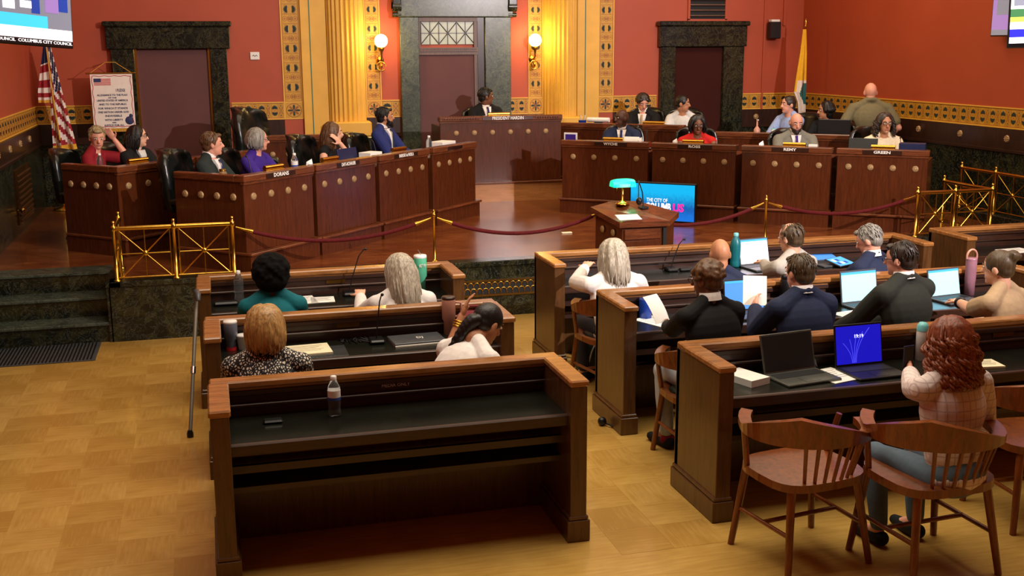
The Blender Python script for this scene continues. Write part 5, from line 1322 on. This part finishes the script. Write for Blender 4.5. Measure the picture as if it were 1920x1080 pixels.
def laptop(label, p, rot, w, d, ang, screen, body='laptop_dark', wave=False, group='open laptops'):
    """hinge along local x at y=0, keyboard toward -y"""
    t = thing('laptop', label, 'laptop', p, rot, group)
    MB().box(-w/2, -d, 0, w/2, 0, .016, bev=.004).obj('base', body, t)
    kb = MB().box(-w*.44, -d*.48, .016, w*.44, -d*.10, .0175).obj('keyboard', 'key_dark', t)
    MB().box(-w*.14, -d*.92, .016, w*.14, -d*.58, .0172).obj('touchpad', body, t)
    q = TM(0, .0, .012, R(ang))
    hgt_ = d*.98
    ld = MB().box(-w/2, -.003, 0, w/2, .006, hgt_, q, bev=.003).obj('lid', body, t)
    sc = MB().box(-w*.47, -.0045, hgt_*.06, w*.47, -.003, hgt_*.95, q).obj('screen', screen, ld)
    if wave:
        text_obj('19:19', .03, 'glow_white', ld, q @ TM(0, -.006, hgt_*.70, R(90)))
        for k in range(5): 
            MB().tube([q @ Vector((w*(-.15+.02*k)+w*.3*u*u*(k-1.5)*.4, -.006, hgt_*(.08+.8*u*(.6+.1*k)))) for u in [i/8 for i in range(9)]], .0014, 4).obj('wave_line', 'wave_blue', ld)
    elif screen in ('screen_white', 'screen_cyan', 'screen_blue'):
        MB().box(-w*.47, -.006, hgt_*.88, w*.47, -.0045, hgt_*.95, q).obj('title_bar', 'screen_sky', ld)
    return t
def sheet(label, p, rot, w=.21, d=.28, mat='paper', th=.002, tilt=0.0, cat='paper', name='paper_sheet', lines=5, group='papers on the desks'):
    o = MB().box(-w/2, -d/2, 0, w/2, d/2, th).obj(name, mat); tag(o, label, cat, group); o.location = p; o.rotation_euler = (tilt, 0, rot)
    if lines:
        l = MB()
        for k in range(lines): l.box(-w*.38, d*(.30-.12*k)-.002, th, w*.36*(1-.2*(k % 3)), d*(.30-.12*k)+.002, th+.0006)
        lo = l.obj('printed_lines', 'grey_plastic', o); lo['kind'] = 'stuff'
    return o
def gooseneck(label, p, tip, rot=0.0, group='gooseneck microphones'):
    t = thing('gooseneck_microphone', label, 'microphone', p, 0, group); d = Vector(tip)-Vector(p)
    MB().box(-.05, -.065, 0, .05, .065, .028, bev=.01).obj('base', 'black_plastic', t)
    MB().tube([(0, 0, .025), (d.x*.25, d.y*.25, d.z*.45), (d.x*.6, d.y*.6, d.z*.85), (d.x*.9, d.y*.9, d.z)], .0045, 7).obj('neck', 'black_plastic', t)
    MB().tube([(d.x*.88, d.y*.88, d.z*.995), (d.x, d.y, d.z*1.0)], [.007, .010], 8).sphere((d.x, d.y, d.z), .011, 8, 6).obj('capsule', 'black_plastic', t)
    return t
SZ = TZ+.001
def dk(px, py, row, back=.14):
    q = on_z(px, py, SZ)
    if q.y > row-back:
        q = on_y(px, py, row-back); q.z = SZ
    return q
# left front row
water_bottle('clear water bottle at the left end of the front bench desk', dk(449, 561, 8.84), 1.15, lab=False)
sheet('white sheet beside the person in teal, nearer the elbow', dk(566, 563, 8.84), .1)
sheet('white sheet beside the person in teal, nearer the microphone', dk(605, 562, 8.84), -.05, .18, .2)
o = tag(MB().box(-.09, -.045, 0, .09, .045, .03, bev=.012).obj('glasses_case', 'black_plastic'), 'black case lying at the left end of the front bench desk', 'case'); o.location = dk(424, 572, 8.84)
gooseneck('gooseneck microphone on the left front bench desk', dk(655, 552, 8.84, .17), dk(655, 552, 8.84, .17)+Vector((.14, .0, .36)))
tumbler('mint green handled tumbler with straw on the left front bench desk', dk(789, 545, 8.84), .30, .052, 'tumbler_green', handle=-1, straw=True, rot=R(10), text='NOT MY')
# left middle row
tumbler('grey steel tumbler with red base by the blond bob', dk(434, 650, 7.38), .20, .044, 'tumbler_grey', taper=.72, basem='red_plastic')
o = thing('paper_cup', 'white paper cup beside the grey tumbler', 'cup', dk(455, 640, 7.38)); MB().lathe([(0, 0), (.028, 0), (.038, .09), (.040, .092)], 16).obj('cup_body', 'paper', o); MB().lathe([(.041, .088), (.041, .096), (.03, .10), (0, .10)], 16).obj('lid', 'white_plastic', o)
sheet('cream pad of papers in front of the spotted blouse', dk(575, 658, 7.38), .06, .30, .24, 'paper_cream', .012)
o = tag(MB().box(-.17, -.13, 0, .17, .13, .006, bev=.002).obj('clipboard', 'clear_plastic'), 'clear plastic clipboard under the cream pad', 'clipboard'); o.location = dk(600, 660, 7.38); o.location.z = SZ-.004
gooseneck('gooseneck microphone on the left middle bench desk', dk(706, 642, 7.38, .17), dk(706, 642, 7.38, .17)+Vector((.04, -.05, .33)))
cb = MB()
for k in range(4): cb.tube([on_z(640+12*k+6*math.sin(j*1.7+k), 640+4*math.sin(j*2.1+k)-j*1.0, SZ+.006) for j in range(8)]+[on_z(700, 642, SZ+.008)], .004, 5)
o = cb.obj('microphone_cable', 'black_plastic'); tag(o, 'tangle of black cable beside the middle-row microphone', 'cable')
t = thing('tablet_case', 'closed grey tablet case with pale emblem and papers inside, middle row', 'tablet', dk(782, 640, 7.38), R(4))
MB().box(-.17, -.11, 0, .17, .11, .008).obj('papers', 'paper', t); MB().box(-.175, -.10, .008, .175, .125, .022, bev=.004).obj('cover', 'grey_plastic', t)
text_obj('DJ', .05, 'white_print', t, TM(0.02, .01, .0235))
tumbler('dusty pink handled tumbler beside the raised hand', dk(842, 622, 7.38), .27, .047, 'tumbler_pink', handle=1, lid='walnut_dark', rot=R(-10))
plain('bag_red', (130, 40, 56), .85); plain('bag_purple', (96, 66, 120), .85); plain('bag_grey', (140, 128, 120), .85)
bg = thing('striped_bag', 'woven bag with red and purple vertical stripes at the right end of the middle desk', 'bag', dk(886, 634, 7.38), R(-12))
MB().box(-.10, -.045, 0, .10, .055, .185, bev=.03).obj('bag_body', 'bag_red', bg)
for k in range(9): MB().box(-.092+.021*k, -.049, .02, -.083+.021*k, -.044, .165).obj('stripe', 'bag_purple' if k % 3 else 'bag_grey', bg)
MB().tube([(-.06, 0, .18), (-.04, 0, .22), (.04, 0, .22), (.06, 0, .18)], .007, 6).obj('strap', 'bag_red', bg)
# left near row
water_bottle('half-litre water bottle standing alone on the near empty bench desk', on_z(628, 779, SZ), 1.05)
o = tag(MB().box(-.05, -.03, 0, .05, .03, .018, bev=.008).obj('cable_cover', 'black_plastic'), 'small black puck on the near empty bench desk', 'puck'); o.location = on_z(512, 792, SZ)
# right front row
gooseneck('gooseneck microphone right of the woman in the cream blazer', dk(1258, 500, 9.02, .17), dk(1258, 500, 9.02, .17)+Vector((.12, 0, .27)))
o = tag(MB().box(-.05, -.03, 0, .05, .03, .025, bev=.01).obj('desk_microphone', 'black_plastic'), 'low black microphone base beside the front-row gooseneck', 'microphone'); o.location = dk(1284, 508, 9.02)
water_bottle('dark teal water bottle left of the white laptop screen', dk(1378, 500, 9.02), 1.45, lab=False, capm='teal_cap', bodym='teal_bottle')
p = dk(1416, 497, 9.02, .19); laptop('laptop with glaring white screen in the front row', p, R(8), .31, .24, -14, 'screen_white', 'grey_plastic')
t = thing('tablet', 'tablet with sky-blue tiles lying before the grey-haired man', 'tablet', dk(1575, 498, 9.02), R(25)); MB().box(-.12, -.09, 0, .12, .09, .010, bev=.004).obj('case', 'black_plastic', t); MB().box(-.105, -.078, .010, .105, .078, .0115).obj('screen', 'screen_sky', t)
for k in range(5): MB().box(-.08+.05*(k % 3), -.05+.06*(k//3), .0115, -.045+.05*(k % 3), -.01+.06*(k//3), .0122).obj('icon_tile', 'glow_white' if k % 2 else 'glow_navy', t)
t.rotation_euler[0] = R(14); t.location.z += .03
laptop('closed-down grey laptop between the two front-row men', dk(1545, 482, 9.02, .19), R(6), .34, .24, -75, 'screen_blue', 'grey_plastic')
o = thing('black_flask', 'tall black flask standing between the navy suit and the bench rail', 'flask', dk(1472, 560, 7.44)); MB().lathe([(0, 0), (.040, 0), (.042, .20), (.034, .22)], 18).obj('flask_body', 'black_plastic', o); MB().lathe([(.036, .22), (.036, .25), (0, .255)], 16).obj('cap', 'dark_metal', o)
# right middle row
tumbler('clear-lidded royal blue mug on the middle bench desk', dk(1210, 594, 7.44), .15, .046, 'mug_blue', lid='clear_plastic', handle=1, taper=.95, rot=R(-15), straw=True)
w9 = PEOPLE['F9']; w10 = PEOPLE['F10']; w13 = PEOPLE['F13']
def wpos(P, i, v=(0, 0, 0)):
    t, Mh, N, sh, el, wr_ = P; return Matrix.LocRotScale(t.location, t.rotation_euler, t.scale) @ (wr_[i]+Vector(v))
def held(label, pos, rot, w, h, tilt, name='held_page'):
    o = MB(); n = 6
    vs = []; fs = []
    for j in range(n+1):
        v = j/n
        for x in (-w/2, w/2): vs.append((x, .05*v*v, h*(v-.25)))
    vs += [(x, y+.0015, z) for x, y, z in vs]; m_ = 2*(n+1)
    for j in range(n): a = 2*j; fs += [(a, a+1, a+3, a+2), (a+m_, a+2+m_, a+3+m_, a+1+m_)]
    ob = o.add(vs, fs, None, 0, True).obj(name, 'paper'); tag(ob, label, 'paper', 'pages held up to read'); ob.location = pos; ob.rotation_euler = (tilt, 0, rot); return ob
held('white page held up by the person in the black sweater', wpos(w9, 0, (.02, .10, .05)), R(30), .15, .20, R(-20))
held('white page held up by the man in the navy suit', wpos(w10, 0, (.06, .10, .05)), R(-25), .16, .22, R(-25))
sheet('white sheet under the hand of the person in the black sweater', on_z(1232, 602, SZ), .4)
laptop('black laptop with slate-blue screen between sweater and navy suit', dk(1396, 582, 7.44, .19), R(2), .33, .24, -8, 'screen_blue', 'black_plastic')
sheet('white sheet in front of the navy suit', on_z(1408, 592, SZ), .1, .2, .2)
laptop('laptop with pale cyan screen beside the olive suit', dk(1612, 566, 7.44, .19), R(6), .33, .25, -10, 'screen_cyan', 'grey_plastic')
sheet('white sheet below the pale cyan laptop', on_z(1590, 588, SZ), .2, .21, .12)
laptop('laptop with pale cyan screen in front of the woman in tan', dk(1772, 552, 7.44, .19), R(8), .31, .22, -12, 'screen_cyan', 'grey_plastic')
tb = tumbler('mauve steel flask with carry loop beside the right cyan laptop', dk(1817, 548, 7.44), .30, .042, 'tumbler_mauve', lid='tumbler_mauve', taper=.92)
MB().tube([(.045*math.cos(a), 0, .30+.055*math.sin(a)) for a in [k*math.pi/10 for k in range(-1, 12)]], .008, 8).obj('carry_loop', 'tumbler_pink', tb)
# right near row
for k, (lb, dz, dr) in enumerate((('thick white stack of papers at the left end of the near right bench desk', 0, .1),)):
    sheet(lb, on_z(1397, 714, SZ), R(20), .15, .24, th=.04, lines=0, name='paper_stack', mat='paper')
laptop('dark open laptop with switched-off screen on the near right bench desk', dk(1482, 694, 5.94, .19), R(8), .37, .24, -16, 'key_dark', 'laptop_grey')
sheet('white sheet with blue scribble beside the dark laptop', on_z(1562, 704, SZ), R(14), .22, .26)
laptop('black laptop with deep blue lock screen on the near right bench desk', dk(1612, 672, 5.94, .19), R(2), .33, .26, -10, 'screen_deepblue', 'black_plastic', wave=True)
o = thing('capped_bottle', 'white ribbed bottle with aqua lid in front of the red-haired woman', 'bottle', dk(1726, 672, 5.94)); MB().lathe([(0, 0), (.034, 0), (.036, .16), (.034, .19)], 16).obj('bottle_body', 'white_plastic', o); MB().lathe([(.036, .185), (.034, .215), (.022, .235), (0, .238)], 16).obj('lid', 'teal_cap', o)
sheet('cream notepad to the right of the red-haired woman', on_z(1850, 684, SZ), R(-8), .15, .16, 'paper_cream', .012)
t = thing('key_bunch', 'dark bunch of cables with white tips by the brass nameplate', 'cables', dk(1515, 680, 5.94))
for k in range(7): MB().tube([(-.06+.02*k, .02*math.sin(k), .01), (-.05+.018*k, .03, .05+.01*(k % 3)), (-.04+.016*k, .02, .02)], .006, 6).obj('cable_loop', 'black_plastic', t)
for k in range(3): MB().box(-.05+.035*k, .0, .06, -.03+.035*k, .01, .072).obj('white_tip', 'white_plastic', t)
ph = thing('smartphone', 'dark smartphone held by the red-haired woman', 'phone', wpos(w13, 0, (.035, .06, .06)), R(10)); MB().box(-.037, -.004, -.07, .037, .004, .07, bev=.004).obj('case', 'navy_plastic', ph); MB().box(-.033, -.0045, -.065, .033, -.004, .065).obj('screen', 'key_dark', ph)
# floor items
bk = thing('backpack', 'dark green backpack with white piping on the floor by the cream blazer', 'bag', (2.86, 8.24, 0), R(15)); MB().sphere((0, 0, .17), (.15, .11, .18), 16, 10).obj('bag_body', 'leather_green', bk); MB().tube([(-.10, -.10, .10), (-.06, -.105, .24), (.0, -.09, .32)], .006, 6).obj('white_piping', 'white_plastic', bk)
mb_ = thing('floor_microphone', 'black foam microphone ball at the foot of the middle bench end', 'microphone', on_z(1129, 790, .03)); MB().sphere((0, 0, .0), .032, 12, 8).obj('foam_ball', 'black_plastic', mb_); MB().tube([(.02, -.02, -.01), (.12, -.22, -.02)], .006, 6).obj('cable', 'black_plastic', mb_)
rs = thing('red_shoe_bag', 'red pouch on the floor beside the pale jeans', 'bag', (2.84, 6.56, 0), R(20)); MB().sphere((0, 0, .06), (.08, .05, .05), 12, 8).obj('pouch', 'cloth_crimson', rs)
sheet('white sheet on the far right corner bench desk', on_z(1905, 470, SZ), .1, .3, .22)

# ------------------------------------------------------------------ things on the dais desks
DT = PZ+DESK_H; LOW = DT-.125
def brass_light(label, p, rot, w=.26):
    t = thing('brass_desk_light', label, 'desk light', p, rot, 'brass desk lights on the council desks')
    MB().box(-.05, -.03, 0, .05, .03, .012, bev=.003).obj('foot', 'brass_dark', t); MB().tube([(0, 0, .01), (0, 0, .12)], .008, 8).obj('stem', 'brass', t)
    MB().tube([(-w/2, 0, .135), (w/2, 0, .135)], .024, 10).obj('shade', 'brass', t); MB().box(-w/2, -.03, .10, w/2, .03, .115, bev=.003).obj('tray', 'brass', t)
    return t
def onL(px, py, off): q = at_line(px, py, LA, LB, off); return q
for lb, px, off in (('in front of the woman in purple', 512, .2), ('in front of the woman resting her cheek', 618, .2), ('in front of the man in the bright navy suit', 748, .2)):
    q = onL(px, 300, off); brass_light('brass desk light '+lb, (q.x, q.y, LOW), aL)
q = onL(258, 300, 1.95); brass_light('brass desk light in front of the black-haired woman', (q.x, q.y, LOW), aL)
for lb, px, off in (('in front of the bald man in navy', 1150, .2), ('in front of the red dress', 1300, .2), ('in front of the bearded man', 1490, .2), ('in front of the cream jacket', 1657, .2)):
    q = at_line(px, 262, RA, RB_, off); brass_light('brass desk light '+lb, (q.x, q.y, LOW), aR)
q = on_y(935, 214, 14.95); brass_light('brass desk light on the rostrum', (q.x, q.y, DZ+.27+.88-.125), 0, .30)
q = at_line(1226, 222, RA, RB_, 1.7); brass_light('brass desk light on the staff desk below the right column', (q.x, q.y, DZ+.28+.74-.125), aR, .30)
def small_L(px, off): q = onL(px, 300, off); return Vector((q.x, q.y, LOW))
def small_R(px, off): q = at_line(px, 262, RA, RB_, off); return Vector((q.x, q.y, LOW))
water_bottle('small water bottle before the woman in crimson', small_L(187, 2.3), 1.0, lab=False)
water_bottle('water bottle with white label before the woman in purple', small_L(552, .3), 1.1)
water_bottle('dark water bottle at the rostrum end of the left row', small_L(805, .3), 1.1, lab=False)
o = thing('snack_jar', 'glass jar with tan contents before the man in dark green', 'jar', small_L(416, .35)); MB().lathe([(0, 0), (.04, 0), (.042, .12), (.03, .14)], 14).obj('glass', 'jar_glass', o); MB().lathe([(.032, .14), (.032, .16), (0, .162)], 14).obj('lid', 'brass_dark', o)
for lb, P in (('between the purple and black outfits', small_L(580, .16)), ('before the bald man in navy', small_R(1200, .16)), ('before the red dress', small_R(1266, .16)), ('before the bearded man', small_R(1428, .16))):
    t = thing('tissue', 'crumpled white tissue '+lb, 'tissue', P, 0, 'tissues on the council desks'); MB().add([(-.05, -.03, 0), (.05, -.03, 0), (.05, .03, 0), (-.05, .03, 0), (-.03, 0, .14), (.025, .01, .17), (.0, -.02, .12)], [(3, 2, 1, 0), (0, 1, 6), (0, 6, 4), (1, 5, 6), (4, 6, 5), (1, 2, 5), (2, 3, 5), (3, 4, 5), (3, 0, 4)]).obj('folded_tissue', 'tissue', t)
def block(label, P, rot, w, d, h, mat, name='document_stack', cat='papers', z=None, tilt=0):
    o = MB().box(-w/2, -d/2, 0, w/2, d/2, h, bev=.003).obj(name, mat); tag(o, label, cat); o.location = P; o.rotation_euler = (tilt, 0, rot); return o
block('white stack of papers before the man in the bright navy suit', small_L(695, .25), aL, .22, .16, .14, 'paper')
block('bright stack of papers beside the rostrum', small_L(830, .3), aL, .30, .20, .14, 'paper')
block('navy tablet propped up before the woman resting her cheek', small_L(655, .35), aL, .34, .02, .20, 'navy_plastic', 'standing_tablet', 'tablet', tilt=R(-12))
block('white document before the bald man in navy', small_R(1182, .25), aR, .20, .02, .17, 'paper', 'document', 'paper', tilt=R(-20))
t = thing('photo_frame', 'white framed purple card at the rostrum end of the right row', 'frame', small_R(1070, .2), aR); MB().box(-.09, -.006, 0, .09, .006, .20, bev=.003).obj('frame', 'white_plastic', t); MB().box(-.07, -.008, .02, .07, -.006, .18).obj('card', 'cloth_purple', t)
block('black tablet propped up before the woman in cream', small_R(1618, .3), aR, .32, .02, .22, 'laptop_dark', 'standing_tablet', 'tablet', tilt=R(-12))
block('navy cloth bag at the right end of the council row', small_R(1712, .3), aR, .28, .16, .18, 'navy_plastic', 'cloth_bag', 'bag')
block('white card before the bearded man', small_R(1525, .2), aR, .10, .05, .14, 'paper', 'card', 'card')
SD = DZ+.28+.74-.125
def sdp(px, off, z=SD): q = at_line(px, 225, RA, RB_, off); return Vector((q.x, q.y, z))
t = thing('pen_cup', 'blue pen cup with pens on the staff desk', 'cup', sdp(1092, 1.7)); MB().lathe([(0, 0), (.05, 0), (.055, .15)], 14).obj('cup_body', 'mug_blue', t)
for k in range(4): MB().tube([(.02*math.cos(k*1.7), .02*math.sin(k*1.7), .05), (.045*math.cos(k*1.7), .045*math.sin(k*1.7), .22)], .005, 5).obj('pen', 'white_plastic', t)
t = thing('paper_roll', 'rolled white paper lying on the staff desk', 'paper', sdp(1122, 1.68)+Vector((0, 0, .16)), aR); MB().tube([(-.16, 0, 0), (.16, 0, 0)], .032, 12).obj('roll', 'paper', t); MB().box(-.05, -.04, -.16, .05, .04, -.03).obj('holder', 'black_plastic', t)
S2 = DZ+.2+.74-.125
t = thing('spray_bottle', 'pale pink pump bottle on the rear staff desk', 'bottle', sdp(1420, 1.85, S2)); MB().lathe([(0, 0), (.042, 0), (.042, .15), (.02, .18), (.012, .19), (.010, .27)], 14).obj('bottle_body', 'tumbler_pink', t); MB().box(-.006, -.03, .265, .006, .012, .28).obj('pump', 'white_plastic', t)
tumbler('aqua and white cup behind the bearded man', sdp(1452, 1.85, S2), .17, .04, 'white_plastic', lid='teal_cap', straw=True)
# office monitor backs behind the right row
t = thing('office_monitor', 'dark monitor seen from behind near the right wall', 'monitor', sdp(1565, 1.85, S2), aR); MB().box(-.20, -.02, .06, .20, .02, .30, bev=.006).obj('panel', 'black_plastic', t); MB().box(-.02, -.01, 0, .02, .01, .08).box(-.09, -.06, 0, .09, .06, .012).obj('stand', 'black_plastic', t)
# wide rear chair backs are placed with their sitters

for lb, P, dv in (('on the desk of the woman in purple', small_L(472, .35), (-.05, .06, .24)), ('on the desk of the man in the bright navy suit', small_L(708, .35), (-.05, .06, .24)),
                  ('on the desk of the bald man in navy', small_R(1212, .4), (.04, .08, .22)), ('on the desk of the woman in cream', small_R(1690, .4), (.04, .08, .22))):
    gooseneck('thin gooseneck microphone '+lb, P, P+Vector(dv))
